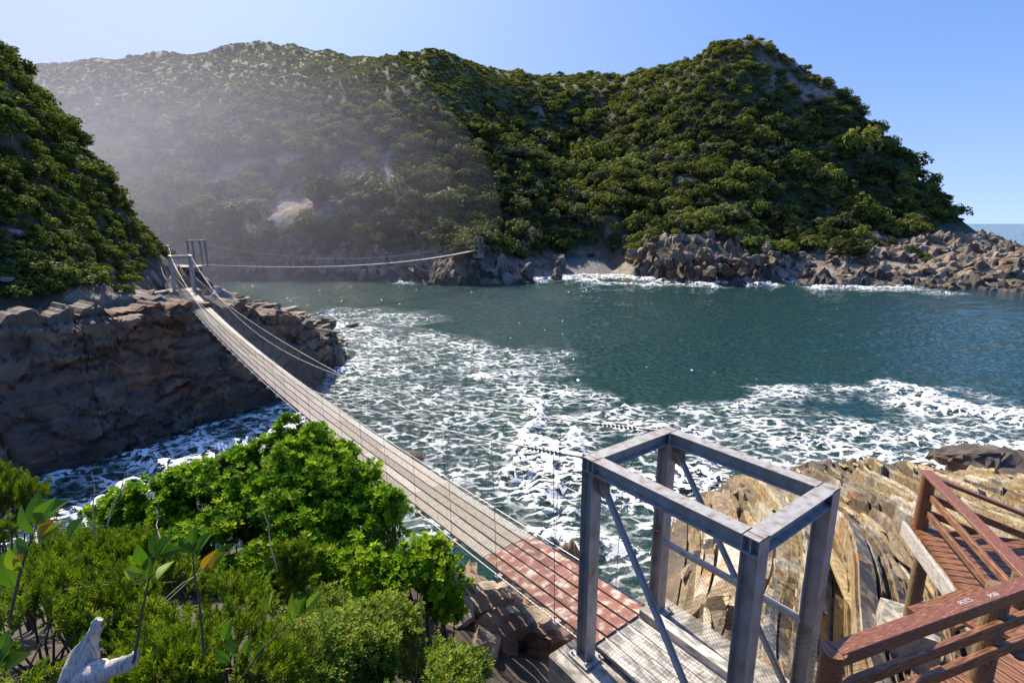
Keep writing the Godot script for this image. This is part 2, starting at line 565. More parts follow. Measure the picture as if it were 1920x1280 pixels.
func far_bare(x: float, y: float, z: float) -> float:   # 1 where bare rock shows
	var n := far_rock.get_noise_3d(x * 1.4, y * 0.7, z * 1.4)
	n += far_rock.get_noise_3d(x * 6.0, y * 4.0, z * 6.0) * 0.45
	var r := clampf((n - 0.46) * 7.0, 0, 1)
	if x < -28 and x > -78 and y > 8 and y < 40 and z > -150:     # pale faces of the gorge wall
		r = maxf(r, clampf((n + 0.02) * 6.0, 0, 1))
	if x < 5 and y > 42: r *= 0.25
	if x > 60 and y > 44:                                          # crags of the summit
		r = maxf(r, clampf((n - 0.12) * 6.0, 0, 1))
	return r

# ---------------------------------------------------------------- left bank
var left: Field
func left_bank() -> void:
	var pts := []
	var water := [[-44, 11], [-34, 17], [-24, 23], [-21.6, 26.4], [-19.6, 30.2], [-16.7, 34.6], [-14.9, 40], [-14.4, 45], [-17, 51], [-21.8, 58], [-30, 64], [-37, 72], [-48, 82], [-62, 96]]
	for w in water:
		pts.append([w[0], -w[1], -0.6])
	for w in [[-36, 12], [-20, 20], [-15, 28], [-11, 38], [-10, 48], [-13, 60], [-24, 74], [-38, 90]]:
		pts.append([w[0], -w[1], -5.0])
	for w in [[-47, 15, -3.5], [-37, 20, -4.0], [-27, 26, -4.6], [-24.6, 29, -4.9], [-22.6, 32.5, -5.1], [-20.6, 36.5, -5.5], [-22.5, 40, -5.4], [-25, 41, -5.6], [-18, 41, -8.4], [-16.3, 44, -10.3],
		[-19.5, 47, -8.2], [-22, 45, -7.0], [-21, 52, -9.6], [-25, 52, -8.4], [-26, 57, -9.4], [-30, 46, -8.6], [-33, 53, -8.8], [-35, 59, -8.6], [-37.5, 63, -5.4], [-41, 63, -5.3], [-39, 66, -6.0], [-40, 70, -8.0], [-50, 75, -4.0],
		[-39.4, 45, 12.0], [-39.2, 47, 9.4], [-39.5, 50, 7.0], [-39, 53, 3.9], [-39.3, 56, 0.6], [-39.6, 60, -3.0], [-48, 62, 6], [-52, 50, 18], [-50, 40, 24], [-60, 66, 12], [-70, 40, 38], [-75, 70, 22],
		[-30.2, 33, 2.4], [-30, 36, -0.6], [-27.8, 29, -1.8], [-31.4, 42, -2.6], [-32.6, 44, -5.6], [-33.9, 38, 7.0], [-36, 30, 9.0], [-42, 26, 11.0], [-55, 24, 20.0], [-29, 39, -5.0], [-26.8, 34, -4.0], [-35, 42, 3.5], [-35.5, 48, -0.5], [-36, 52, -4.6]]:
		pts.append([w[0], -w[1], EYE + w[2]])
	var land := Land.new(pts, 1.2)
	left = Field.new()
	left.x0 = -75.0; left.z0 = -100.0; left.step = 0.4
	left.nx = 164; left.nz = 226
	left.h.resize(left.nx * left.nz)
	var xs := line(left.x0, left.x0 + left.step * (left.nx - 1), left.step)
	var zs := line(left.z0, left.z0 + left.step * (left.nz - 1), left.step)
	var block := noise(0.42, FastNoiseLite.TYPE_CELLULAR, 8, 1)
	block.cellular_return_type = FastNoiseLite.RETURN_CELL_VALUE
	block.cellular_jitter = 0.8
	var bits := noise(0.16, FastNoiseLite.TYPE_SIMPLEX_SMOOTH, 15, 4)
	var pos := PackedVector3Array()
	var col := PackedColorArray()
	var dip := Basis(Vector3(0, 0, 1), 0.32) * Basis(Vector3(0, 1, 0), 0.5)
	for j in left.nz:
		for i in left.nx:
			left.h[j * left.nx + i] = land.y(xs[i], zs[j])
	for j in left.nz:
		for i in left.nx:
			var k := j * left.nx + i
			var x := xs[i]
			var z := zs[j]
			var y := left.h[k]
			var gx := (left.h[k + (1 if i < left.nx - 1 else 0)] - left.h[k - (1 if i > 0 else 0)]) / (2 * left.step)
			var gz := (left.h[k + (left.nx if j < left.nz - 1 else 0)] - left.h[k - (left.nx if j > 0 else 0)]) / (2 * left.step)
			var nn := Vector3(-gx, 1, -gz).normalized()
			var green := clampf((y - 7.2 + bits.get_noise_2d(x, z) * 2.4) / 1.0, 0, 1)
			if z < -58: green = clampf((y - 5.6) / 0.8, 0, 1)
			var p := dip * Vector3(x, y, z)
			p = Vector3(p.x * 0.8, p.y * 2.4, p.z * 0.8)
			var q := block.get_noise_3d(p.x * 0.55, p.y * 0.55, p.z * 0.55) * 0.5 + block.get_noise_3d(p.x, p.y, p.z) * 0.25 + block.get_noise_3d(p.x * 2.3, p.y * 2.3, p.z * 2.3) * 0.16 + bits.get_noise_3d(x * 3, y * 3, z * 3) * 0.12
			var amt := (1.0 - green) * 0.7
			pos.append(Vector3(x, y, z) + nn * q * amt)
			var tone := block.get_noise_3d(p.x * 0.7, p.y * 0.7, p.z * 0.7)
			var stone := Color(0.11, 0.09, 0.08).lerp(Color(0.21, 0.155, 0.11), clampf(tone * 0.6 + 0.4, 0, 1)).lerp(Color(0.30, 0.28, 0.255), clampf(bits.get_noise_3d(x * 2, y * 4, z * 2) * 2.0, 0, 1))
			if y < 1.6 + bits.get_noise_2d(x * 2.0, z * 2.0) * 1.5: stone = stone.lerp(Color(0.045, 0.042, 0.03), 0.7)          # tide band of dark weed
			stone.a = 1.0
			col.append(stone.lerp(Color(0.05, 0.052, 0.025), green))
	tag(put("left_bank", flat(pos, col, left.nx, left.nz, false, func(a, b): return maxf(pos[a].y, pos[b].y) > -2.0), M.rock), "", "", "", "structure")

# the sheer rock face below the left bank: thick beds cut by joints into blocks
func cliff() -> void:
	var low := [[-46.5, 9.5], [-34, 16.2], [-23.5, 22.4], [-21, 26.1], [-19, 30], [-16, 34.4], [-14.3, 40], [-13.9, 44.5]]
	var high := []
	for w in low: high.append([w[0] - 3.3, w[1] + 2.3])
	var top := [8.4, 8.2, 7.9, 7.5, 7.2, 6.7, 4.4, 1.8]
	var ca := Curve2D.new()
	var cb := Curve2D.new()
	for k in low.size():
		ca.add_point(Vector2(low[k][0], -low[k][1])); cb.add_point(Vector2(high[k][0], -high[k][1]))
	var cell := noise(0.30, FastNoiseLite.TYPE_CELLULAR, 201, 1)
	cell.cellular_return_type = FastNoiseLite.RETURN_CELL_VALUE
	cell.cellular_distance_function = FastNoiseLite.DISTANCE_MANHATTAN
	var joint := noise(0.30, FastNoiseLite.TYPE_CELLULAR, 201, 1)
	joint.cellular_return_type = FastNoiseLite.RETURN_DISTANCE2_SUB
	joint.cellular_distance_function = FastNoiseLite.DISTANCE_MANHATTAN
	var grit := noise(0.5, FastNoiseLite.TYPE_SIMPLEX_SMOOTH, 203, 5)
	var dip := Basis(Vector3(0, 0, 1), -0.22) * Basis(Vector3(0, 1, 0), 0.6)
	var us := line(0, low.size() - 1.001, 0.026)
	var vs := line(0, 1, 0.0155)
	var pos := PackedVector3Array()
	var col := PackedColorArray()
	for v in vs:
		for u in us:
			var i := int(u)
			var a := ca.sample(i, u - i)
			var b := cb.sample(i, u - i)
			var out := (a - b).normalized()
			var ty: float = lerpf(top[i], top[i + 1], u - i) + grit.get_noise_2d(u * 5.0, 3.0) * 1.0
			var y := lerpf(-1.6, ty, minf(v / 0.86, 1.0))
			var lean := clampf((y + 1.6) / (ty + 1.6), 0, 1)
			var q := a.lerp(b, lean * 0.5 + clampf((v - 0.86) / 0.14, 0, 1) * 0.55)
			var p := Vector3(q.x, y, q.y)
			var w := dip * p
			var wc := Vector3(w.x * 0.8, w.y * 1.25, w.z * 0.8) + Vector3.ONE * grit.get_noise_3dv(p * 0.5) * 0.5
			var c1 := cell.get_noise_3dv(wc)
			var c2 := cell.get_noise_3dv(wc * 2.7 + Vector3(9, 4, 7))
			var j1 := joint.get_noise_3dv(wc) + 1.0
			var bed := w.y * 1.25 + grit.get_noise_3dv(p * 0.25) * 1.6
			bed -= floor(bed)
			var e := (bed - 0.5) * 0.26 + c1 * 0.42 + c2 * 0.13 + grit.get_noise_3dv(p * 1.4) * 0.10 - (0.2 * clampf(1.0 - j1 * 9.0, 0, 1))
			p += Vector3(out.x, 0.15, out.y) * (e + 0.15) * clampf((0.97 - v) * 8.0, 0.0, 1.0)
			pos.append(p)
			var k := Color(0.10, 0.082, 0.072).lerp(Color(0.20, 0.145, 0.10), clampf(c1 * 0.5 + 0.45, 0, 1))
			k = k.lerp(Color(0.25, 0.225, 0.195), clampf(c2 * 0.6 - 0.1, 0, 1) * clampf(grit.get_noise_3dv(p * 0.6) * 2.5 + 0.4, 0, 1))
			k = k.lerp(Color(0.21, 0.105, 0.055), clampf(grit.get_noise_3dv(p * 0.35 + Vector3(40, 0, 0)) * 3.0 - 0.5, 0, 0.7))
			if y < 1.0 + grit.get_noise_3dv(p * 0.6) * 2.4: k = k.lerp(Color(0.045, 0.042, 0.03), 0.75)     # dark weed below the tide line
			k.a = 1.0
			col.append(k)
	tag(put("cliff_face", flat(pos, col, us.size(), vs.size(), false, func(_a, _b): return true), M.rock), "", "", "", "structure")

# ---------------------------------------------------------------- ground under the near shrubs
var near: Land
func near_ground() -> void:
	var pts := []
	for w in [[0, -3, -1.7], [-6, -3, -1.5], [6, -3, -2.6], [0, 0, -2.3], [-3, 0, -2.1], [3, 0, -3.6], [-8, 0, -3.0], [0, 2, -3.3], [-2, 3, -3.5], [-4, 3, -3.4], [-6, 4, -4.1], [-9, 4, -5.6], [0, 4, -4.7], [2.2, 3.4, -5.0], [4.5, 3, -5.2], [8, 2, -5.4], [13, 2, -6],
		[-2, 6, -5.3], [-5, 6, -4.9], [-4, 9, -6.0], [-1.5, 8, -6.1], [0.5, 6, -6.1], [1.8, 6.2, -5.9], [3, 7, -6.5], [6, 7, -6.4], [1, 8.5, -7.2], [0.5, 10.5, -8.5], [2.5, 10, -8.6], [-2, 11, -8.2], [-5, 11, -7.9], [-7, 8.5, -6.4], [-9, 7, -7.0],
		[-3, 13.5, -12.6], [0, 13.5, -12.4], [3, 13.2, -12.5], [-6, 13.5, -12.8], [-9.5, 11, -12.6], [-12, 8, -12.6], [-14, 4, -10.5], [-16, 1, -9], [-6, 17, -15], [0, 18, -15], [-14, 13, -15], [-18, 8, -15], [6, 9, -7.2], [9, 9, -8], [13, 8, -7.5]]:
		pts.append([float(w[0]), -float(w[1]), EYE + w[2]])
	near = Land.new(pts, 0.8)
	var xs := line(-18, 14, 0.22)
	var zs := line(-18, 4, 0.22)
	var pos := PackedVector3Array()
	var col := PackedColorArray()
	var b := noise(0.5, FastNoiseLite.TYPE_SIMPLEX_SMOOTH, 18, 5)
	var c := noise(0.9, FastNoiseLite.TYPE_CELLULAR, 19, 1)
	c.cellular_return_type = FastNoiseLite.RETURN_CELL_VALUE
	for z in zs:
		for x in xs:
			var y := near.y(x, z)
			var rock := clampf((5.2 - y) * 1.5 + b.get_noise_2d(x, z), 0, 1)
			if x > 0.4 and z > -12: rock = maxf(rock, clampf((-z - 4.5) * 2.0, 0, 1))
			y += b.get_noise_2d(x, z) * 0.16 + rock * c.get_noise_3d(x, y * 2, z) * 0.25
			if x > 2.0 and z < -4.5: y -= clampf((x - 2.0) * 1.2, 0.0, 1.6) * clampf((-z - 4.5) * 1.5, 0, 1)
			pos.append(Vector3(x, y, z))
			var st := Color(0.24, 0.16, 0.10).lerp(Color(0.36, 0.29, 0.21), clampf(c.get_noise_3d(x * 1.5, y, z * 1.5) * 0.5 + 0.5, 0, 1))
			if y < 1.2: st = Color(0.09, 0.065, 0.05)
			col.append(Color(0.055, 0.042, 0.026).lerp(st, rock))
	tag(put("near_slope", sheet_up(xs, zs, pos, col, func(_a, _b): return true), M.bedrock), "", "", "", "structure")

# ---------------------------------------------------------------- banded rock shelf
var shelf: Land
const STRIKE := 0.40
func shelf_point(s: float, c: float) -> Vector2:      # along and across the beds -> x, z
	return Vector2(3.0 + s * sin(STRIKE) + c * cos(STRIKE), -(4.0 + s * cos(STRIKE) - c * sin(STRIKE)))
func rock_platform() -> void:
	var pts := []
	for w in [[2.6, 5, -6.2], [4.5, 5.5, -6.4], [6.2, 7.2, -6.85], [4.2, 8.5, -6.9], [9, 6, -6.6], [13, 6, -6.6], [8.5, 10, -7.2], [12, 10, -7.4], [5.2, 11.5, -8.2], [4.3, 13, -10.6], [6.6, 14, -9.0], [6.4, 18, -11.0], [10, 16, -8.9], [14, 15, -8.8], [8.4, 20.5, -11.2], [12, 20.5, -10.4], [16, 20, -10.2], [11, 24, -12.2], [15, 25, -12.0], [19, 24.5, -11.8], [22, 22, -11.6],
		[3.2, 12.5, -12.8], [3.6, 16, -14], [5, 20, -14], [7, 24, -14], [11, 28, -14.5], [18, 29, -14.5], [25, 26, -14], [20, 16, -8.6], [24, 18, -10.5], [18, 9, -6.5], [26, 12, -9]]:
		pts.append([w[0], -w[1], EYE + w[2]])
	shelf = Land.new(pts, 1.0)
	var ss := line(-3, 28, 0.17)
	# beds: edges, tilt, height and colour of each layer
	var edge := PackedFloat32Array()
	var lift := PackedFloat32Array()
	var tone := []
	var at := -9.0
	var pal := [Color(0.37, 0.26, 0.12), Color(0.43, 0.34, 0.19), Color(0.30, 0.21, 0.11), Color(0.48, 0.41, 0.28), Color(0.24, 0.17, 0.10), Color(0.40, 0.30, 0.15), Color(0.33, 0.24, 0.14), Color(0.17, 0.13, 0.10)]
	while at < 22.0:
		edge.append(at)
		lift.append(rng.randf_range(-0.10, 0.12))
		tone.append(pal[rng.randi() % pal.size()])
		at += rng.randf_range(0.06, 0.28) if rng.randf() < 0.8 else rng.randf_range(0.3, 0.7)
	var warp := noise(0.05, FastNoiseLite.TYPE_SIMPLEX_SMOOTH, 61, 2)
	var fine := noise(1.1, FastNoiseLite.TYPE_SIMPLEX_SMOOTH, 62, 4)
	var brk := noise(0.45, FastNoiseLite.TYPE_CELLULAR, 63, 1)
	brk.cellular_return_type = FastNoiseLite.RETURN_CELL_VALUE
	var lich := noise(0.55, FastNoiseLite.TYPE_SIMPLEX_SMOOTH, 64, 5)
	var pos := PackedVector3Array()
	var col := PackedColorArray()
	var nb := edge.size()
	var cols := []          # [bed, share of its width]
	for k in nb - 1:
		for t in ([0.0, 0.15, 0.17, 0.5, 0.8, 0.995] if edge[k + 1] - edge[k] > 0.2 else [0.0, 0.15, 0.18, 0.6, 0.99]): cols.append([k, t])
	for s in ss:
		for q0 in cols:
			var bed: int = q0[0]
			var t: float = q0[1]
			var wd := edge[bed + 1] - edge[bed]
			var cc := edge[bed] + t * wd
			var c := cc - warp.get_noise_2d(s, cc * 0.5) * 1.3
			var q := shelf_point(s, c)
			var b := brk.get_noise_2d(s * 0.55 + bed * 7.7, bed * 13.1)
			var y := shelf.y(q.x, q.y)
			var fade := clampf((y + 1.0) / 2.0, 0.3, 1.0)
			y += fade * (lift[bed] * 1.7 + (1.0 - t) * minf(wd, 0.45) * 0.85 + b * 0.24 + fine.get_noise_2d(s * 1.6, c * 2.0) * 0.07 - (0.13 if t < 0.16 else 0.0))
			pos.append(Vector3(q.x, y, q.y))
			var k: Color = tone[bed]
			var f := lich.get_noise_2d(s * 0.7, c)
			k = k.lerp(Color(0.55, 0.50, 0.42), clampf(f * 2.2 - 0.1, 0, 0.75))
			if lich.get_noise_2d(s + 50.0, c * 1.2) > 0.40: k = k.lerp(Color(0.46, 0.22, 0.07), 0.6)
			k = k * (0.8 + 0.35 * b + 0.25 * fine.get_noise_2d(s * 2.0, c * 3.0))
			var wet := clampf((1.5 + f * 2.4 - y) * 1.3, 0, 1)                # weed and wet stone near the swash
			k = k.lerp(Color(0.085, 0.06, 0.042), wet * 0.8)
			k.a = 1.0
			col.append(k)
	var plat := put("rock_platform", flat(pos, col, cols.size(), ss.size(), true, func(a, b): return maxf(pos[a].y, pos[b].y) > -1.0), M.bedrock)
	tag(plat, "", "", "", "structure")
	# loose and proud slabs of the same beds
	var slabs := []
	for k in 8: slabs.append(rock_mesh(200 + k, Vector3(0.10, 0.07, 0.9), 0.25))
	var smats := []
	for p in [pal[0], pal[1], pal[3], pal[4], pal[5], pal[6]]:
		var sm: StandardMaterial3D = M.bedrock.duplicate()
		sm.albedo_color = (p as Color).linear_to_srgb()
		smats.append(sm)
	for k in 230:
		var s := rng.randf_range(0.5, 23.0)
		var c := rng.randf_range(-4.0, 14.0)
		var q := shelf_point(s, c)
		var y := shelf.y(q.x, q.y)
		if y < 0.3 or Vector2(q.x - 6.3, q.y + 7.2).length() < 1.1: continue
		if q.x < 3.4 and q.y > -8.0: continue
		var o := put("rock_slab", slabs[k % 8], smats[rng.randi() % smats.size()], plat, Vector3(q.x, y + 0.08, q.y))
		var g := rng.randf_range(0.6, 1.5)
		var q2 := shelf_point(s + 0.6, c)
		var q1 := shelf_point(s - 0.6, c)
		var along := (Vector3(q2.x, shelf.y(q2.x, q2.y), q2.y) - Vector3(q1.x, shelf.y(q1.x, q1.y), q1.y)).normalized()
		var rt := along.cross(Vector3.UP).normalized()
		var lay := Basis(rt, rt.cross(along), -along) * Basis(Vector3(0, 0, 1), rng.randf_range(-0.5, -0.2)) * Basis(Vector3(0, 1, 0), rng.randf_range(-0.06, 0.06))
		o.basis = lay * Basis.from_scale(Vector3(g * rng.randf_range(0.6, 1.3), g, g * rng.randf_range(0.7, 1.4)))

func rock_mesh(seed_: int, half: Vector3, rough := 0.3, detail := 5) -> ArrayMesh:
	# a block worn and split along random planes
	var r := RandomNumberGenerator.new()
	r.seed = seed_
	var planes := []
	for k in 18:
		var d := Vector3(r.randfn(), r.randfn(), r.randfn()).normalized()
		planes.append([d, r.randf_range(0.58, 0.92)])
	var nz := noise(1.3, FastNoiseLite.TYPE_SIMPLEX_SMOOTH, seed_, 3)
	var mb := MB.new()
	var pt := func(p: Vector3) -> Vector3:
		var q := p.normalized() * 1.4
		q = Vector3(clampf(q.x, -1, 1), clampf(q.y, -1, 1), clampf(q.z, -1, 1))
		for pl in planes:
			var over: float = q.dot(pl[0]) - pl[1]
			if over > 0.0: q -= pl[0] * over
		q += q.normalized() * nz.get_noise_3dv(q * 1.2) * rough * 0.5
		return q * half
	var faces := [[Vector3.RIGHT, Vector3.UP], [Vector3.LEFT, Vector3.UP], [Vector3.UP, Vector3.BACK], [Vector3.DOWN, Vector3.BACK], [Vector3.BACK, Vector3.UP], [Vector3.FORWARD, Vector3.UP]]
	for f in faces:
		var n: Vector3 = f[0]
		var b: Vector3 = f[1]
		var a := b.cross(n)
		for i in detail:
			for j in detail:
				var q := []
				for o in [[0, 0], [1, 0], [1, 1], [0, 1]]:
					q.append(pt.call(n + a * ((i + o[0]) * 2.0 / detail - 1) + b * ((j + o[1]) * 2.0 / detail - 1)))
				mb.quad(q[0], q[3], q[2], q[1])
	return mb.mesh()

# ---------------------------------------------------------------- water and foam
var foam_marks := []
func foam_at(x: float, z: float) -> float:
	var best := 0.0
	for f in foam_marks:
		var a: Vector2 = f[0]
		var ab: Vector2 = f[1] - a
		var p := Vector2(x, z)
		var t := clampf((p - a).dot(ab) / maxf(ab.length_squared(), 0.001), 0, 1)
		var d: float = (p - a - ab * t).length() / float(f[2])
		if d < 1.6:
			best = maxf(best, f[3] * (1.0 - smoothstep(0.35, 1.6, d)))
	return best
func sea() -> void:
	for f in [ # sightings on the water: u, v, u, v, half width in metres, strength
		[20, 920, 230, 850, 2.0, 0.5], [230, 850, 520, 780, 2.2, 0.6], [330, 850, 560, 790, 2.0, 0.85], [180, 940, 400, 850, 1.8, 0.9], [60, 980, 300, 900, 1.5, 0.9],
		[620, 640, 760, 640, 4.5, 0.5], [600, 700, 720, 690, 4.5, 0.5], [600, 700, 640, 690, 2.5, 0.8], [640, 590, 740, 600, 5.0, 0.4], [610, 610, 680, 620, 2.5, 0.7], [760, 660, 960, 680, 5.0, 0.38], [620, 760, 900, 740, 4.4, 0.42], [700, 830, 950, 800, 3.6, 0.42], [760, 900, 980, 880, 2.8, 0.46], [850, 960, 1050, 950, 2.2, 0.5],
		[850, 640, 1000, 740, 2.2, 0.5], [960, 700, 1040, 730, 2.0, 0.55], [1040, 740, 1110, 745, 1.6, 0.5], [1000, 750, 1030, 850, 1.3, 1.0], [1020, 830, 1070, 930, 2.0, 1.0], [1080, 900, 1170, 900, 1.8, 0.7], [1150, 780, 1210, 775, 1.0, 0.7], [1060, 960, 1100, 990, 1.6, 0.9],
		[1150, 1000, 1220, 1090, 1.3, 0.85],
		[1280, 800, 1360, 760, 1.2, 0.6], [1360, 760, 1480, 738, 1.2, 0.6], [1400, 770, 1480, 755, 1.0, 0.8], [1540, 735, 1640, 722, 1.0, 0.6], [1640, 722, 1730, 745, 1.1, 0.7], [1730, 745, 1920, 800, 2.6, 1.0], [1760, 760, 1960, 790, 3.0, 1.0],
		[1330, 830, 1500, 800, 2.0, 0.5], [1300, 880, 1480, 860, 2.2, 0.7], [1440, 850, 1640, 820, 2.2, 0.66], [1600, 830, 1800, 820, 2.0, 0.75], [1700, 840, 1900, 850, 1.6, 0.95], [1480, 800, 1700, 780, 1.8, 0.36], [1250, 930, 1330, 920, 1.8, 0.95], [1370, 950, 1450, 960, 1.2, 0.95], [1650, 870, 1780, 880, 1.4, 1.0],
		[1100, 790, 1240, 810, 1.6, 0.62],
		[735, 526, 800, 529, 2.0, 0.9], [880, 532, 960, 530, 2.2, 0.95], [960, 528, 1060, 520, 3.5, 1.0], [1050, 520, 1200, 518, 4.5, 1.0], [1190, 522, 1330, 530, 3.5, 1.0], [1320, 534, 1430, 534, 3.0, 1.0], [1100, 530, 1260, 533, 1.6, 0.8], [1430, 528, 1560, 530, 3.0, 0.95], [1540, 540, 1640, 540, 2.0, 1.0], [1640, 535, 1780, 545, 2.2, 0.9], [1780, 550, 1920, 552, 2.0, 0.95],
		[1850, 432, 1920, 434, 14.0, 0.8]]:
		var a := PW(f[0], f[1])
		var b := PW(f[2], f[3])
		foam_marks.append([Vector2(a.x, a.z), Vector2(b.x, b.z), f[4], f[5]])
	# one sheet, finely divided in the river mouth and coarser out to the horizon
	var xs := PackedFloat32Array()
	for x in [-1000.0, -500.0, -250.0, -140.0, -90.0, -66.0, -55.0]: xs.append(x)
	xs.append_array(line(-50, 60, 0.34))
	for x in [62.0, 65.0, 69.0, 74.0, 80.0, 88.0, 98.0, 110.0, 125.0, 150.0, 190.0, 250.0, 340.0, 500.0, 800.0, 1500.0, 3000.0, 5000.0]: xs.append(x)
	var zs := PackedFloat32Array()
	for z in [30.0, 10.0, 0.0, -4.0]: zs.append(z)
	zs.append_array(line(-7, -75, 0.34))
	zs.append_array(line(-75.6, -135, 0.6))
	for z in [-138.0, -143.0, -150.0, -160.0, -175.0, -200.0, -240.0, -300.0, -400.0, -600.0, -1000.0, -2000.0, -4000.0]: zs.append(z)
	var swell := noise(0.045, FastNoiseLite.TYPE_SIMPLEX_SMOOTH, 71, 2)
	var chop := noise(0.26, FastNoiseLite.TYPE_SIMPLEX_SMOOTH, 72, 3)
	var pos := PackedVector3Array()
	var col := PackedColorArray()
	var fpos := PackedVector3Array()
	var fcol := PackedColorArray()
	var lpos := PackedVector3Array()
	var lcol := PackedColorArray()
	var nx := xs.size()
	var ragged := noise(0.16, FastNoiseLite.TYPE_SIMPLEX_SMOOTH, 73, 4)
	for z in zs:
		for x in xs:
			var inside := x > -52 and x < 75 and z > -140
			var y := 0.0
			var f := 0.0
			if inside:
				y = swell.get_noise_2d(x, z * 1.4) * 0.28 + chop.get_noise_2d(x * 0.8 + z * 0.3, z) * 0.16 + chop.get_noise_2d(x * 2.6 + 40.0, z * 3.4) * 0.13
				f = foam_at(x + ragged.get_noise_2d(x, z) * 3.0, z + ragged.get_noise_2d(x + 90.0, z) * 3.0)
				f = clampf(f * (0.92 + 1.1 * ragged.get_noise_2d(x * 1.5 - 30.0, z * 2.6)) if f < 0.95 else f, 0, 1)
				y += f * f * 0.12
			elif x > 0 and z < -140 and z > -900:
				f = foam_at(x, z)
			pos.append(Vector3(x, y, z))
			col.append(Color(1, 1, 1))
			var lump := chop.get_noise_2d(x * 4.0, z * 4.0)
			fpos.append(Vector3(x, y + 0.012 + maxf(0.0, f - 0.6) * (0.12 + 0.5 * maxf(lump, 0.0)) + maxf(0.0, f - 0.9) * 3.0, z))
			fcol.append(Color(1, 1, 1, f))
			lpos.append(Vector3(x, y + 0.006, z))
			lcol.append(Color(1, 1, 1, clampf(f * 1.5, 0, 1)))
	var wt := ntex(noise(0.012, FastNoiseLite.TYPE_SIMPLEX_SMOOTH, 81, 6), [], [], 1024, 18.0)
	var w := mat(lin(0.006, 0.032, 0.022), 0.035, null, Vector3(0.10, 0.10, 0.16), wt, 1.5, true)
	w.metallic_specular = 0.5
	tag(put("sea", sheet(xs, zs, pos, col, func(_a, _b): return true), w), "", "", "", "structure")
	# foam: lace of bubbles whose cover follows the surf
	var size := 1024
	var c1 := noise(0.011, FastNoiseLite.TYPE_CELLULAR, 91, 1)
	c1.cellular_return_type = FastNoiseLite.RETURN_DISTANCE2_SUB
	c1.domain_warp_enabled = true; c1.domain_warp_amplitude = 45.0; c1.domain_warp_frequency = 0.01
	var c2 := noise(0.034, FastNoiseLite.TYPE_CELLULAR, 92, 1)
	c2.cellular_return_type = FastNoiseLite.RETURN_DISTANCE2_SUB
	c2.domain_warp_enabled = true; c2.domain_warp_amplitude = 22.0; c2.domain_warp_frequency = 0.02
	var c3 := noise(0.02, FastNoiseLite.TYPE_SIMPLEX_SMOOTH, 93, 6)
	var i1 := c1.get_seamless_image(size, size).get_data()
	var i2 := c2.get_seamless_image(size, size).get_data()
	var i3 := c3.get_seamless_image(size, size).get_data()
	var raw := PackedInt32Array()
	raw.resize(size * size)
	var hist := PackedInt32Array()
	hist.resize(1024)
	for k in size * size:
		var a1 := 255 - i1[k]
		var a2 := 255 - i2[k]
		var web := maxi(a1 * a1 / 255, a2 * a2 * 3 / (255 * 4))
		var val := clampi(web * 2 + i3[k] * 3 / 2, 0, 1023)
		raw[k] = val
		hist[val] += 1
	var rank := PackedByteArray()
	rank.resize(1024)
	var sum := 0
	for k in 1024:
		sum += hist[k]
		rank[k] = int(255.0 * sum / (size * size))
	var out := PackedByteArray()
	out.resize(size * size * 4)
	out.fill(255)
	var lace := PackedByteArray()
	lace.resize(size * size * 4)
	lace.fill(255)
	var soft := PackedByteArray()
	soft.resize(256)
	for k in 256: soft[k] = int(255.0 * smoothstep(0.42, 0.95, k / 255.0))
	for k in size * size:
		var q := rank[raw[k]]
		out[k * 4 + 3] = q
		lace[k * 4 + 3] = soft[q]
	var fi := Image.create_from_data(size, size, false, Image.FORMAT_RGBA8, out)
	var fm := mat(lin(0.74, 0.76, 0.76), 0.8, ImageTexture.create_from_image(fi), Vector3(0.078, 0.08, 0.125), M.bumps, 0.6, true)
	fm.transparency = BaseMaterial3D.TRANSPARENCY_ALPHA_SCISSOR
	fm.alpha_scissor_threshold = 0.5
	var lm := mat(lin(0.74, 0.77, 0.76), 0.85, ImageTexture.create_from_image(Image.create_from_data(size, size, false, Image.FORMAT_RGBA8, lace)), Vector3(0.07, 0.07, 0.11), null, 1.0, true)
	lm.transparency = BaseMaterial3D.TRANSPARENCY_ALPHA
	var thin := put("foam_lace", sheet(xs, zs, lpos, lcol, func(a, b): return maxf(lcol[a].a, lcol[b].a) > 0.03), lm)
	tag(thin, "thin see-through lace of foam drifting on the water", "foam", "", "stuff")
	var foam := put("sea_foam", sheet(xs, zs, fpos, fcol, func(a, b): return maxf(fcol[a].a, fcol[b].a) > 0.35), fm)
	tag(foam, "white surf foam spread in lace over the water", "foam", "", "stuff")

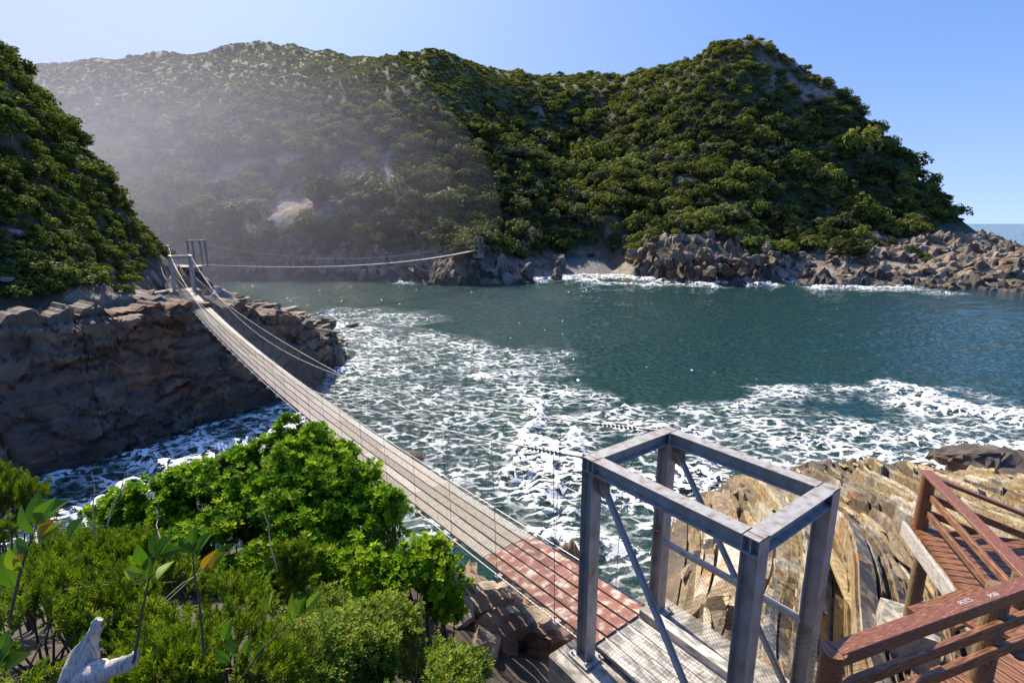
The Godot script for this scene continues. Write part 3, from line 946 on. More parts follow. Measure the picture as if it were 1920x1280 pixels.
# ---------------------------------------------------------------- trees
func crown_mesh(seed_: int, clumps: int, leaves: int, size: float, flat := 0.75) -> ArrayMesh:
	var r := RandomNumberGenerator.new()
	r.seed = seed_
	var mb := MB.new()
	for k in clumps:
		var d := Vector3(r.randfn(), absf(r.randfn()) * 0.9 - 0.15, r.randfn()).normalized()
		var cen := d * r.randf_range(0.45, 0.85) * Vector3(1, flat, 1)
		var cr := r.randf_range(0.24, 0.42)
		var shade := r.randf_range(0.75, 1.2)
		for q in leaves:
			var o := Vector3(r.randfn(), r.randfn() + 0.35, r.randfn()).normalized()
			var p := cen + o * cr * Vector3(1, 0.75, 1) * r.randf_range(0.75, 1.05)
			var nn := (o + Vector3(r.randf_range(-0.7, 0.7), r.randf_range(-0.3, 0.9), r.randf_range(-0.7, 0.7))).normalized()
			var t := nn.cross(Vector3(r.randfn(), r.randfn(), r.randfn())).normalized()
			var b := nn.cross(t)
			var s := size * r.randf_range(0.6, 1.3)
			var g := shade * r.randf_range(0.7, 1.3)
			mb.col = Color(g * r.randf_range(0.9, 1.15), g, g * 0.9)
			var sn := (nn + o).normalized()
			mb.trin(p + t * s, p - t * s * 0.6 + b * s * 0.8, p - t * s * 0.6 - b * s * 0.8, sn)
	return mb.mesh()
func trunk_mesh(seed_: int) -> ArrayMesh:
	var r := RandomNumberGenerator.new()
	r.seed = seed_
	var mb := MB.new()
	var top := Vector3(r.randf_range(-0.15, 0.15), -0.1, r.randf_range(-0.15, 0.15))
	mb.tube([Vector3(0, -1.5, 0), Vector3(0.03, -0.8, 0), top], [0.09, 0.075, 0.05], 6)
	for k in 4:
		var a := TAU * k / 4 + r.randf()
		mb.tube([top * 0.8 + Vector3(0, -0.15, 0), Vector3(cos(a) * 0.35, 0.15, sin(a) * 0.35), Vector3(cos(a) * 0.6, 0.35, sin(a) * 0.6)], [0.045, 0.03, 0.012], 5)
	return mb.mesh()
func hidden(p: Vector3, f: Field, slack: float) -> bool:
	var e := Vector3(0, EYE, 0)
	for k in range(1, 26):
		var q := p.lerp(e, k * 0.022)
		if f.y(q.x, q.z) > q.y + slack: return true
	return false
func forests() -> void:
	var crowns := []
	for k in 5: crowns.append(crown_mesh(300 + k, 17, 34, 0.10, [0.6, 0.75, 0.9, 0.65, 0.8][k]))
	var trunks := []
	for k in 5: trunks.append(trunk_mesh(330 + k))
	var big := noise(0.03, FastNoiseLite.TYPE_SIMPLEX_SMOOTH, 101, 3)
	var trees := []      # [apparent size, transform, variant, colour, where]
	var tone := func(where: int) -> Color:
		var g := rng.randf_range(0.65, 1.4)
		var c := Color(0.095, 0.12, 0.028).lerp(Color(0.20, 0.205, 0.055), rng.randf())
		if rng.randf() < 0.15: c = Color(0.16, 0.165, 0.10)
		elif rng.randf() < 0.2: c = Color(0.06, 0.08, 0.025)
		if where == 2: c = Color(0.17, 0.18, 0.045).lerp(Color(0.24, 0.23, 0.065), rng.randf())
		if where == 3: c = Color(0.075, 0.11, 0.026).lerp(Color(0.15, 0.18, 0.04), rng.randf())
		return Color(c.r * g, c.g * g, c.b * g)
	# far side: forest on the flanks, low scrub on the open tops
	var z := -104.0
	while z > -345.0:
		var sp := 2.7 if z > -215.0 else 3.6
		var x := -270.0
		while x < 126.0:
			x += sp
			var qx := x + rng.randf_range(-1.3, 1.3)
			var qz := z + rng.randf_range(-1.3, 1.3)
			if absf(qx) > -qz * 1.02: continue
			var y := far.y(qx, qz)
			if y < 4.8 + big.get_noise_2d(qx * 3, qz * 3) * 2.5: continue
			if qx > 25 and qx < 50 and y < 9.5 + big.get_noise_2d(qx * 4, qz * 4) * 3.0 and qz > -120: continue
			if qx > 104 and y < 12.0: continue
			if qx > 88 and y < 9.0 + big.get_noise_2d(qx * 3, qz * 3) * 6.0: continue
			if rng.randf() < far_bare(qx, y, qz) * 0.93: continue
			var p := Vector3(qx, y, qz)
			if hidden(p + Vector3(0, 3, 0), far, 1.0): continue
			var open := clampf((y - 38.0 + big.get_noise_2d(qx, qz) * 14.0) / 16.0, 0, 1) * (1.0 if qx < 2.0 else 0.55)
			var s := lerpf(1.3 + 2.3 * pow(rng.randf(), 1.6), rng.randf_range(0.4, 0.8), open)
			if rng.randf() < 0.07 and open < 0.5: s *= rng.randf_range(1.3, 1.9)
			var b := Basis(Vector3.UP, rng.randf() * TAU) * Basis.from_scale(Vector3(s * rng.randf_range(0.85, 1.2), s * rng.randf_range(0.8, 1.15), s * rng.randf_range(0.85, 1.2)))
			trees.append([s / p.length(), Transform3D(b, p + Vector3(0, s * 0.45, 0)), rng.randi() % 5, tone.call(2 if open > 0.5 else 0), 1 if qx > 22 else 0])
			for extra in (7 if open > 0.4 else 2):
				var s3 := rng.randf_range(0.45, 1.1) * (0.75 if open > 0.5 else 1.0)
				var ex := qx + rng.randf_range(-1.6, 1.6)
				var ez := qz + rng.randf_range(-1.6, 1.6)
				trees.append([0.0, Transform3D(Basis(Vector3.UP, rng.randf() * TAU).scaled(Vector3(s3, s3 * 0.8, s3)), Vector3(ex, far.y(ex, ez) + s3 * 0.3, ez)), rng.randi() % 5, tone.call(2 if open > 0.5 else 0), 1 if qx > 22 else 0])
		z -= sp * 0.92
	# left bank
	z = -14.0
	while z > -98.0:
		var x := -73.0
		while x < -22.0:
			x += 0.62
			var qx := x + rng.randf_range(-0.5, 0.5)
			var qz := z + rng.randf_range(-0.5, 0.5)
			if absf(qx) > -qz * 1.05 + 2.0: continue
			var y := left.y(qx, qz)
			if y < (8.1 if qz > -40.0 else 7.2) + big.get_noise_2d(qx * 5, qz * 5) * 1.2: continue
			if Vector2(qx + 39.5, qz + 63).length() < 4.2: continue
			var tt := clampf((-qz - 39.0) / 23.0, 0, 1)
			if absf(qx - lerpf(-25.5, -39.6, tt)) < 2.4 and qz < -38 and y < 8.4: continue
			var p := Vector3(qx, y, qz)
			if hidden(p + Vector3(0, 1.2, 0), left, 0.4): continue
			var s := rng.randf_range(0.45, 1.0)
			if y > 14.0 and rng.randf() < 0.15: s *= 1.7
			var b := Basis(Vector3.UP, rng.randf() * TAU) * Basis.from_scale(Vector3(s * rng.randf_range(0.85, 1.25), s * rng.randf_range(0.75, 1.1), s * rng.randf_range(0.85, 1.25)))
			trees.append([s / p.length(), Transform3D(b, p + Vector3(0, s * 0.3, 0)), rng.randi() % 5, tone.call(3), 2])
		z -= 0.62
	# the largest in view stand for themselves, the rest is one wood
	trees.sort_custom(func(a, b): return a[0] > b[0])
	var names := [["forest_tree", "round-crowned evergreen tree in the forest on the gorge wall", "trees on the gorge wall"], ["headland_tree", "round-crowned evergreen tree in the forest on the headland", "trees on the headland"], ["hillside_bush", "leafy green bush on the steep bank behind the left cliff", "bushes on the left bank"]]
	var count := [0, 0, 0]
	var most := [110, 110, 80]
	var rest := {}
	for t in trees:
		var wh: int = t[4]
		if count[wh] < most[wh]:
			count[wh] += 1
			var o := thing(names[wh][0], names[wh][1], "tree" if wh < 2 else "bush", Vector3.ZERO, names[wh][2])
			o.transform = Transform3D(Basis.IDENTITY, t[1].origin)
			var key := "crown%d_%d" % [wh, rng.randi() % 6]
			if not M.has(key):
				var m: StandardMaterial3D = M.forest.duplicate()
				m.albedo_color = (t[3] as Color).linear_to_srgb()
				M[key] = m
			var cr := put("crown", crowns[t[2]], M[key], o)
			cr.basis = t[1].basis
			var tr := put("trunk", trunks[t[2]], M.bark, o)
			tr.basis = t[1].basis
		else:
			var k2 := "%d_%d" % [wh, t[2]]
			if not rest.has(k2): rest[k2] = [[], []]
			rest[k2][0].append(t[1]); rest[k2][1].append(t[3])
	var wood := [null, null, null]
	var wn := [["forest", "dense evergreen forest covering the far gorge wall", "forest"], ["headland_forest", "dense evergreen forest covering the pointed headland", "forest"], ["bank_scrub", "green scrub covering the steep left bank", "scrub"]]
	for k2 in rest:
		var wh := int(k2.split("_")[0])
		if wood[wh] == null:
			wood[wh] = tag(thing(wn[wh][0], wn[wh][1], wn[wh][2]), "", "", "", "stuff")
		tag(many("crowns", crowns[int(k2.split("_")[1])], M.forest, rest[k2][0], rest[k2][1], wood[wh]), "", "", "", "stuff")

# ---------------------------------------------------------------- boulders
func boulder(called: String, label: String, group: String, at: Vector3, half: Vector3, seed_: int, col: Color, turn := 0.0, tilt := 0.0) -> void:
	var key := "rock%d" % (seed_ % 10)
	if not M.has(key): M[key] = rock_mesh(400 + seed_ % 10, Vector3.ONE, 0.45, 6)
	var ck := "rockm%d" % int(col.r * 40.0 + col.b * 400.0)
	if not M.has(ck):
		var m: StandardMaterial3D = M.boulder.duplicate()
		m.albedo_color = col.linear_to_srgb()
		M[ck] = m
	var o := put(called, M[key], M[ck], self, at)
	o.basis = Basis(Vector3.UP, turn) * Basis(Vector3(0, 0, 1), tilt) * Basis.from_scale(half)
	tag(o, label, "rock", group)
func rocks() -> void:
	var pal := [Color(0.30, 0.20, 0.12), Color(0.38, 0.29, 0.20), Color(0.22, 0.16, 0.11), Color(0.42, 0.34, 0.26), Color(0.34, 0.20, 0.11)]
	var dark := [Color(0.13, 0.105, 0.088), Color(0.18, 0.135, 0.10), Color(0.21, 0.165, 0.13)]
	# foot of the headland
	for s in [[1195, 500, 118, 3], [1230, 505, 114, 4], [1270, 510, 111, 5], [1310, 512, 108, 5], [1350, 520, 105, 5], [1385, 528, 103, 4], [1425, 505, 112, 4], [1450, 515, 110, 4]]:
		for k in s[3] * 2:
			var p := P(s[0] + rng.randf_range(-22, 22), s[1] + rng.randf_range(-45, 6), s[2] + rng.randf_range(-1, 4))
			boulder("shore_rock", "jagged brown rock at the foot of the headland beside the cove", "rocks at the foot of the headland", Vector3(p.x, maxf(p.y, 0.2), p.z), Vector3(rng.randf_range(0.8, 1.7), rng.randf_range(0.7, 1.5), rng.randf_range(0.8, 1.6)), rng.randi(), pal[rng.randi() % 5] * 0.6, rng.randf() * TAU, rng.randf_range(-0.5, 0.5))
	for k in 160:
		var u := rng.randf_range(1470, 1935)
		var v0 := lerpf(515, 536, clampf((u - 1470) / 330.0, 0, 1))
		var p := PW(u, v0 + rng.randf_range(-8, 8), 0.2)
		var back := pow(rng.randf(), 1.4) * lerpf(9, 26, clampf((u - 1500) / 350.0, 0, 1))
		p += Vector3(p.x, 0, p.z).normalized() * back
		p.y = maxf(0.1, far.y(p.x, p.z))
		if p.y > 11.0: continue
		var g := rng.randf_range(0.6, 1.7)
		boulder("shore_rock", "weathered tan and rust rock on the low point of the headland", "rocks on the point of the headland", p, Vector3(g * rng.randf_range(1, 1.8), g * rng.randf_range(0.5, 1.0), g), rng.randi(), pal[rng.randi() % 5] * (0.45 if back < 3.0 else 0.85), rng.randf() * TAU, rng.randf_range(-0.3, 0.3))
	boulder("sea_rock", "flat reddish rock standing in the surf before the headland", "", PW(1590, 533, 0.3), Vector3(3.6, 1.5, 1.6), 3, Color(0.20, 0.12, 0.085), 0.2, 0.1)
	# far landing of the back bridge
	for k in 34:
		var p := PW(rng.randf_range(745, 1060), rng.randf_range(518, 530), 0.2)
		p += Vector3(0, rng.randf_range(0.0, 3.2), -rng.randf_range(0.5, 5.0))
		boulder("cove_rock", "dark broken rock below the far end of the back bridge", "rocks below the far landing", p, Vector3(rng.randf_range(0.8, 2.2), rng.randf_range(0.8, 2.0), rng.randf_range(0.8, 1.8)), rng.randi(), dark[rng.randi() % 3], rng.randf() * TAU, rng.randf_range(-0.7, 0.7))
	boulder("cove_rock", "squarish brown boulder on the pebble beach in the cove", "", P(1050, 492, 124), Vector3(1.7, 1.9, 1.6), 5, Color(0.24, 0.17, 0.13), 0.4)
	# stepped slabs of the left point
	for k in 70:
		var t := rng.randf()
		var p := Vector3(lerpf(-23.5, -15.2, t) + rng.randf_range(-1, 1), 0, -rng.randf_range(40.5, 58.0 - t * 10.0))
		p.y = left.y(p.x, p.z) - 0.1
		if p.y < -0.3: continue
		boulder("ledge_slab", "dark flat slab of the stepped rock point behind the bridge", "slabs of the left rock point", p, Vector3(rng.randf_range(0.8, 2.0), rng.randf_range(0.18, 0.5), rng.randf_range(0.5, 1.2)), rng.randi(), dark[rng.randi() % 3] * 1.1, 0.4 + rng.randf_range(-0.4, 0.4), 0.16 + rng.randf_range(-0.1, 0.1))
	for s in [[600, 665, 1.9], [625, 668, 1.3], [560, 640, 1.6], [590, 622, 1.5], [612, 606, 1.2]]:
		var p := PW(s[0], s[1] + 12, 0.3)
		boulder("point_rock", "big dark angular rock at the water edge of the left point", "rocks at the tip of the left point", p + Vector3(0, 0.3, 0), Vector3(s[2], s[2] * 0.85, s[2]), rng.randi(), dark[1], rng.randf() * TAU, 0.2)
	boulder("sea_rock", "small dark rock awash off the left point", "", PW(658, 612, 0.05), Vector3(0.9, 0.45, 0.7), 7, dark[1], 0.3)
	# loose slabs on the ledge above the left cliff
	for k in 75:
		var t := rng.randf()
		var p := P(lerpf(60, 330, t) + rng.randf_range(-30, 20), lerpf(500, 572, t) + rng.randf_range(-12, 12), 36)
		var x := lerpf(-28.5, -23.6, t) + rng.randf_range(-1.4, 0.8)
		var zz := -lerpf(27.5, 36.5, t) + rng.randf_range(-1.5, 1.5)
		p = Vector3(x, left.y(x, zz) + 0.02, zz)
		boulder("loose_slab", "flat grey slab lying on the ledge above the left cliff", "slabs on the left ledge", p, Vector3(rng.randf_range(0.3, 0.9), rng.randf_range(0.08, 0.24), rng.randf_range(0.25, 0.6)), rng.randi(), [Color(0.26, 0.24, 0.22), Color(0.32, 0.29, 0.26), Color(0.28, 0.18, 0.14)][rng.randi() % 3], rng.randf() * TAU, rng.randf_range(-0.3, 0.3))
	# around the near landing
	boulder("sea_rock", "rust-brown pointed rock in the water below the near end of the bridge", "", PW(1062, 1072, 0.3), Vector3(0.95, 1.35, 0.8), 2, Color(0.26, 0.15, 0.095), 0.5, 0.35)
	boulder("sea_rock", "tall ochre rock stack seen through the steel frame", "", PW(1395, 985, 0.9), Vector3(0.95, 1.75, 0.8), 4, Color(0.38, 0.25, 0.13), 0.3, -0.18)
	boulder("sea_rock", "dark brown rock beside the tall ochre stack", "", PW(1448, 965, 0.2), Vector3(0.9, 0.8, 0.7), 6, Color(0.15, 0.10, 0.07), 0.8, 0.2)
	boulder("sea_rock", "low dark rock awash near the sagging middle of the bridge", "", PW(775, 858, 0.0), Vector3(0.7, 0.3, 0.5), 1, Color(0.10, 0.07, 0.055))
	boulder("sea_rock", "small black rock awash beyond the bridge deck", "", PW(872, 942, 0.05), Vector3(0.32, 0.3, 0.3), 8, Color(0.07, 0.05, 0.045))
	for s in [[1800, 862, 1.3, 0], [1840, 875, 1.5, 1], [1890, 880, 1.4, 0], [1850, 905, 1.5, 2], [1910, 912, 1.5, 0], [1790, 905, 1.0, 0], [1885, 940, 1.2, 2], [1940, 930, 1.6, 1]]:
		var p := PW(s[0], s[1] + 8, 0.5)
		boulder("shore_boulder", "rounded dark and ochre boulder in the surf beyond the timber walkway", "boulders beyond the walkway", p, Vector3(s[2] * 1.25, s[2] * 0.75, s[2]), rng.randi(), [Color(0.085, 0.062, 0.045), Color(0.13, 0.095, 0.065), Color(0.40, 0.29, 0.15)][s[3]], rng.randf() * TAU, 0.15)
	for k in 22:
		var x := rng.randf_range(-0.9, 1.5)
		var zz := -rng.randf_range(6.6, 11.5)
		x += (-zz - 6.6) * -0.18
		boulder("bank_rock", "brown broken rock on the bank under the near end of the bridge", "rocks under the near end of the bridge", Vector3(x, near.y(x, zz) + 0.05, zz), Vector3(rng.randf_range(0.22, 0.55), rng.randf_range(0.15, 0.4), rng.randf_range(0.2, 0.5)), rng.randi(), [Color(0.32, 0.22, 0.13), Color(0.40, 0.32, 0.23), Color(0.24, 0.14, 0.09)][k % 3], rng.randf() * TAU, rng.randf_range(-0.4, 0.4))

# ---------------------------------------------------------------- bridges
func span(a: Vector3, b: Vector3, sag: float, t: float) -> Vector3:
	var p := a.lerp(b, t)
	p.y -= sag * 4.0 * t * (1.0 - t)
	return p
func sweep(mb: MB, a: Vector3, b: Vector3, sag: float, r: float, n: int, sides := 5) -> void:
	var pts := []
	for k in n + 1: pts.append(span(a, b, sag, float(k) / n))
	mb.tube(pts, [r], sides)
func one(f: Callable) -> ArrayMesh:
	var mb := MB.new()
	f.call(mb)
	return mb.mesh()
func suspension(called: String, label: String, A: Vector3, B: Vector3, sag: float, width: float, cable_top: float, cable_sag: float, board_len: float, near_red: float, wire_step: float) -> Node3D:
	# A, B: middle of the deck at both ends; towers stand cable_top above the deck
	var t := thing(called, label, "bridge", A)
	var L := A.distance_to(B)
	var f := (B - A).normalized()
	var r := f.cross(Vector3.UP).normalized()
	var rows := 5
	var bw := width / rows
	var at := func(s: float, side: float, up: float) -> Vector3:     # s metres along, side metres across, up metres above the deck
		return span(A, B, sag, s / L) + r * side + Vector3(0, up, 0) - A
	for row in rows:
		var s := 0.0
		var first := true
		while s < L - 0.05:
			var e := minf(s + board_len * (rng.randf_range(0.4, 1.0) if first and row % 2 else 1.0), L)
			if near_red > 0 and s < near_red: e = minf(e, near_red) if s + 0.3 < near_red else e
			if L - e < 0.6: e = L
			first = false
			var mid := (s + e) / 2
			var o := MeshInstance3D.new()
			o.name = "plank"
			var jit := rng.randf_range(-0.004, 0.004)
			var pa: Vector3 = at.call(s + 0.006, (row - 2) * bw, jit)
			var pb: Vector3 = at.call(e - 0.006, (row - 2) * bw, jit)
			var pm: Vector3 = at.call(mid, (row - 2) * bw, jit)
			var fw := (pb - pa).normalized()
			var up := r.cross(fw)
			var bas := Basis(r, up, -fw)
			var inv := bas.inverse()
			var mb := MB.new()
			var g := rng.randf_range(0.66, 1.12)
			mb.col = Color(g, g * rng.randf_range(0.95, 1.0), g * rng.randf_range(0.9, 1.0))
			mb.beam(inv * (pa - pm), Vector3.ZERO, bw - 0.026, 0.038, Vector3.UP, 0.005)
			mb.beam(Vector3.ZERO, inv * (pb - pm), bw - 0.026, 0.038, Vector3.UP, 0.005)
			o.mesh = mb.mesh()
			o.material_override = M.board_red if e <= near_red + 0.01 else (M.board_pale if row == 4 or row == 1 else M.board)
			t.add_child(o, true)
			o.transform = Transform3D(bas, pm)
			s = e
	# cross beams under the boards, their ends showing
	var nb := int(L / 1.2)
	for k in nb:
		var s := (k + 0.5) * L / nb
		put("cross_beam", one(func(mb): mb.beam(at.call(s, -width / 2 - 0.09, -0.065), at.call(s, width / 2 + 0.09, -0.065), 0.07, 0.085)), M.board, t)
	for side in [-1.0, 1.0]:
		var ca := func(u: float) -> Vector3: return span(A + Vector3(0, cable_top, 0), B + Vector3(0, cable_top, 0), cable_sag, u) + r * side * (width / 2 + 0.14) - A
		put("main_cable", one(func(mb):
			var pts := []
			for k in 41: pts.append(ca.call(k / 40.0))
			mb.tube(pts, [0.010], 6)), M.cable, t)
		put("hand_cable", one(func(mb):
			var pts := []
			for k in 41: pts.append(at.call(k / 40.0 * L, side * (width / 2 + 0.10), 1.05))
			mb.tube(pts, [0.0065], 5)), M.cable, t)
		put("edge_cable", one(func(mb):
			var pts := []
			for k in 41: pts.append(at.call(k / 40.0 * L, side * (width / 2 + 0.05), -0.02))
			mb.tube(pts, [0.009], 5)), M.cable, t)
		for k in nb:
			var s := (k + 0.5) * L / nb
			var lo: Vector3 = at.call(s, side * (width / 2 + 0.07), -0.06)
			var hi: Vector3 = ca.call(s / L)
			var rail: Vector3 = at.call(s, side * (width / 2 + 0.10), 1.05)
			put("hanger", one(func(mb): mb.tube([lo, rail, hi if hi.y > rail.y else rail + Vector3(0, 0.01, 0)], [0.0045], 4)), M.wire, t)
		var net := MB.new()
		var ns := int(L / wire_step)
		for k in ns:
			for dirn in [-1.0, 1.0]:
				var s0: float = k * wire_step
				var pts := []
				for q in 4:
					var h := q / 3.0
					var s1: float = clampf(s0 + dirn * h * 1.05, 0, L)
					pts.append(at.call(s1, side * (width / 2 + 0.05 + 0.05 * h + 0.02 * sin(h * PI)), h * 1.05))
				net.tube(pts, [0.0016], 3)
		tag(put("wire_netting", net.mesh(), M.wire, t), "", "", "", "stuff")
	return t
func ibeam(mb: MB, a: Vector3, b: Vector3, deep: float, wide: float, up: Vector3, thick := 0.009) -> void:
	var f := (b - a).normalized()
	var r := f.cross(up).normalized()
	var u := r.cross(f).normalized()
	mb.beam(a, b, thick, deep - thick * 2, u)
	mb.beam(a + u * (deep - thick) / 2, b + u * (deep - thick) / 2, wide, thick, u)
	mb.beam(a - u * (deep - thick) / 2, b - u * (deep - thick) / 2, wide, thick, u)
func gantry(called: String, label: String, front: Vector3, f: Vector3, width: float, length: float, height: float, detail := true) -> Node3D:
	# front: middle of the side where the bridge leaves, on the floor; f points along the bridge
	var t := thing(called, label, "steel frame", front)
	var r := f.cross(Vector3.UP).normalized()
	var c := [-r * width / 2, r * width / 2, r * width / 2 - f * length, -r * width / 2 - f * length]
	var top := Vector3(0, height, 0)
	for k in 4:
		var p: Vector3 = c[k]
		put("post", one(func(mb): ibeam(mb, p + Vector3(0, 0.012, 0), p + top, 0.15, 0.15, f)), M.steel, t)
		var plate := put("base_plate", one(func(mb): mb.beam(p + Vector3(0, 0.002, 0) - f * 0.15, p + Vector3(0, 0.002, 0) + f * 0.15, 0.28, 0.02)), M.steel, t)
		if detail:
			for q in [-1, 1]:
				for w in [-1, 1]:
					put("bolt", one(func(mb): mb.tube([p + f * 0.11 * q + r * 0.105 * w + Vector3(0, 0.012, 0), p + f * 0.11 * q + r * 0.105 * w + Vector3(0, 0.05, 0)], [0.013], 6)), M.steel, plate)
	for k in 4:
		var a: Vector3 = c[k] + top - Vector3(0, 0.075, 0)
		var b: Vector3 = c[(k + 1) % 4] + top - Vector3(0, 0.075, 0)
		var d := (b - a).normalized() * 0.078
		if k % 2 == 0: d = -d * 0.95
		put("top_beam", one(func(mb): ibeam(mb, a + d, b - d, 0.15, 0.15, Vector3.UP)), M.steel, t)
	for side in [0, 1]:
		var a: Vector3 = c[side] + top - Vector3(0, 0.24, 0) - f * 0.14
		var b: Vector3 = c[3 - side] + Vector3(0, 0.06, 0) + f * 0.10
		put("brace", one(func(mb): mb.beam(a, b, 0.008, 0.065, r); mb.beam(a + r * 0.028, b + r * 0.028, 0.06, 0.008, r)), M.steel, t)
		if detail:
			put("gusset_plate", one(func(mb):
				var o: Vector3 = c[side] + top - Vector3(0, 0.155, 0) - f * 0.08
				var q := [o, o - f * 0.17, o - f * 0.17 - Vector3(0, 0.14, 0), o - f * 0.10 - Vector3(0, 0.24, 0), o - Vector3(0, 0.2, 0)]
				for w in [-0.005, 0.005]:
					for k in range(1, 4):
						mb.tri(q[0] + r * w, q[k] + r * w, q[k + 1] + r * w)
				for k in 5: mb.quad(q[k] - r * 0.005, q[(k + 1) % 5] - r * 0.005, q[(k + 1) % 5] + r * 0.005, q[k] + r * 0.005)), M.gusset, t)
	return t
func bridges() -> void:
	var f := Vector3(-0.603, 0, -0.798).normalized()
	var r := f.cross(Vector3.UP).normalized()
	var A := V(1.33, -4.72, 5.48)
	var B := A + f * 41.6
	B.y = EYE - 4.8
	suspension("suspension_bridge", "long sagging plank footbridge running from the near steel frame to the left cliff", A, B, 0.72, 0.96, 2.34, 2.45, 2.6, 2.3, 0.065)
	gantry("bridge_frame", "large weathered steel portal frame at the near end of the long footbridge", A - Vector3(0, 0.06, 0), f, 1.25, 1.757, 2.42)
	gantry("bridge_frame", "grey steel tower standing on the concrete pier above the left cliff", B + f * 1.5 + Vector3(0, 0.0, 0), f, 1.25, 1.5, 2.45, false)
	# near landing: ramp boards with anti-slip mesh, kerbs, concrete
	var ramp := thing("landing_ramp", "pale landing floor with wire mesh inside the near steel frame", "ramp", A)
	for k in 5:
		var o := put("plank", one(func(mb): mb.beam(Vector3(0, 0, -0.006), Vector3(0, 0, 2.55), 0.178, 0.05, Vector3.UP, 0.004)), M.ramp, ramp)
		o.transform = Transform3D(Basis(r, Vector3.UP, -f), r * (k - 2) * 0.186 + Vector3(0, -0.03, 0))
	var kerb := put("kerb_board", one(func(mb): mb.beam(Vector3(0, 0, 0), Vector3(0, 0, 2.5), 0.14, 0.10, Vector3.UP, 0.006)), M.ramp, ramp)
	kerb.transform = Transform3D(Basis(r, Vector3.UP, -f), r * 0.36 + Vector3(0, 0.05, 0))
	var gm := MB.new()
	for k in 50:
		var s := k * 0.05 + 0.05
		var pts := []
		for q in 9:
			var w := -0.46 + q * 0.09
			pts.append(-f * (s + 0.012 * sin(q * 2.1 + k * 0.6)) + r * w + Vector3(0, 0.002 + 0.006 * absf(sin(k * 1.7 + q)), 0))
		gm.tube(pts, [0.0018], 4)
	for k in 16:
		var w := -0.46 + k * 0.05
		var pts := []
		for q in 26: pts.append(-f * (0.05 + q * 0.098) + r * (w + 0.012 * sin(q * 1.3 + k)) + Vector3(0, 0.004 + 0.006 * absf(sin(k * 0.7 + q)), 0))
		gm.tube(pts, [0.0018], 4)
	tag(put("floor_mesh", gm.mesh(), M.wire, ramp), "", "", "", "stuff")
	var rail := thing("side_guard", "steel guard rail with wire netting on the seaward side of the near frame", "railing", A)
	put("rail_bar", one(func(mb): mb.beam(r * 0.58 + Vector3(0, 0.95, 0) - f * 0.07, r * 0.58 + Vector3(0, 0.95, 0) - f * 1.7, 0.05, 0.06)), M.steel, rail)
	var nm := MB.new()
	for k in 44:
		for dirn in [-1.0, 1.0]:
			var s: float = 0.08 + k * 0.06
			var e := clampf(s + dirn * 0.9, 0.05, 2.7)
			nm.tube([r * 0.585 - f * s + Vector3(0, 0.0, 0), r * 0.60 - f * e + Vector3(0, absf(e - s), 0)], [0.0018], 3)
	tag(put("wire_netting", nm.mesh(), M.wire, rail), "", "", "", "stuff")
	var ab := thing("concrete_abutment", "pale concrete abutment under the near steel frame", "abutment", A)
	for s in [-1.0, 1.0]:
		put("footing", one(func(mb):
			var q: Vector3 = r * float(s) * 0.72
			mb.beam(q + f * 0.28 + Vector3(0, -0.66, 0), q - f * 2.6 + Vector3(0, -0.66, 0), 0.42, 1.16, Vector3.UP, 0.02)), M.concrete, ab)
	put("core", one(func(mb): mb.beam(f * 0.1 + Vector3(0, -0.72, 0), -f * 2.6 + Vector3(0, -0.72, 0), 1.0, 1.2)), M.concrete, ab)
	put("apron", one(func(mb): mb.beam(-r * 1.12 + f * 0.75 + Vector3(0, -1.25, 0), -r * 1.12 - f * 0.6 + Vector3(0, -0.75, 0), 0.5, 0.35, Vector3.UP, 0.02)), M.concrete, ab)
	# shackles that tie the cables to the frame
	for s in [-1.0, 1.0]:
		var sh := thing("cable_shackle", "chain and turnbuckle tying the %s main cable to the near frame" % ["left", "right"][int(s > 0)], "shackle", A + r * s * 0.62 + Vector3(0, 2.31, 0))
		put("turnbuckle", one(func(mb): mb.tube([f * 0.12, f * 0.42 + Vector3(0, -0.075, 0)], [0.014], 6)), M.wire, sh)
		for k in 9:
			put("clamp", one(func(mb): mb.beam(f * (0.48 + k * 0.07) + Vector3(0, -0.09 - k * 0.0165, 0), f * (0.505 + k * 0.07) + Vector3(0, -0.095 - k * 0.0165, 0), 0.026, 0.04)), M.wire, sh)
		put("lug", one(func(mb): mb.beam(f * 0.06, f * 0.14, 0.03, 0.08)), M.steel, sh)
	# pier and landing of the first tower
	var pier := thing("concrete_pier", "pale concrete pier carrying the steel tower on the left cliff", "pier", B)
	put("shaft", one(func(mb): mb.beam(Vector3(0, -0.05, 0) + f * 0.75, Vector3(0, -4.2, 0) + f * 0.75, 1.9, 2.2, f, 0.03)), M.concrete, pier)
	put("step_block", one(func(mb): mb.beam(-r * 1.5 + f * 0.7 + Vector3(0, -0.9, 0), -r * 1.5 + f * 0.7 + Vector3(0, -3.2, 0), 1.3, 1.9, f, 0.03)), M.concrete, pier)
	# second, short span to the landing further up the bank
	var f2a := B + f * 1.7
	var C := V(-39.6, -5.0, 61.2)
	suspension("suspension_bridge", "short sagging footbridge between the cliff tower and the hillside landing", f2a, C, 1.35, 0.96, 2.3, 2.3, 2.6, 0.0, 0.12)
	var g2 := (C - f2a)
	g2.y = 0
	g2 = g2.normalized()
	gantry("bridge_frame", "small steel tower at the hillside landing of the short footbridge", C + g2 * 1.4 , g2, 1.2, 1.4, 2.4, false)
	# third span across the river
	var D := V(-36.6, -4.95, 64.0)
	var E := V(-7.0, -5.3, 106.0)
	suspension("suspension_bridge", "far footbridge hanging across the river mouth in front of the gorge wall", D, E, 1.35, 1.0, 2.4, 2.75, 3.0, 0.0, 0.14)
	var f3 := E - D
	f3.y = 0
	f3 = f3.normalized()
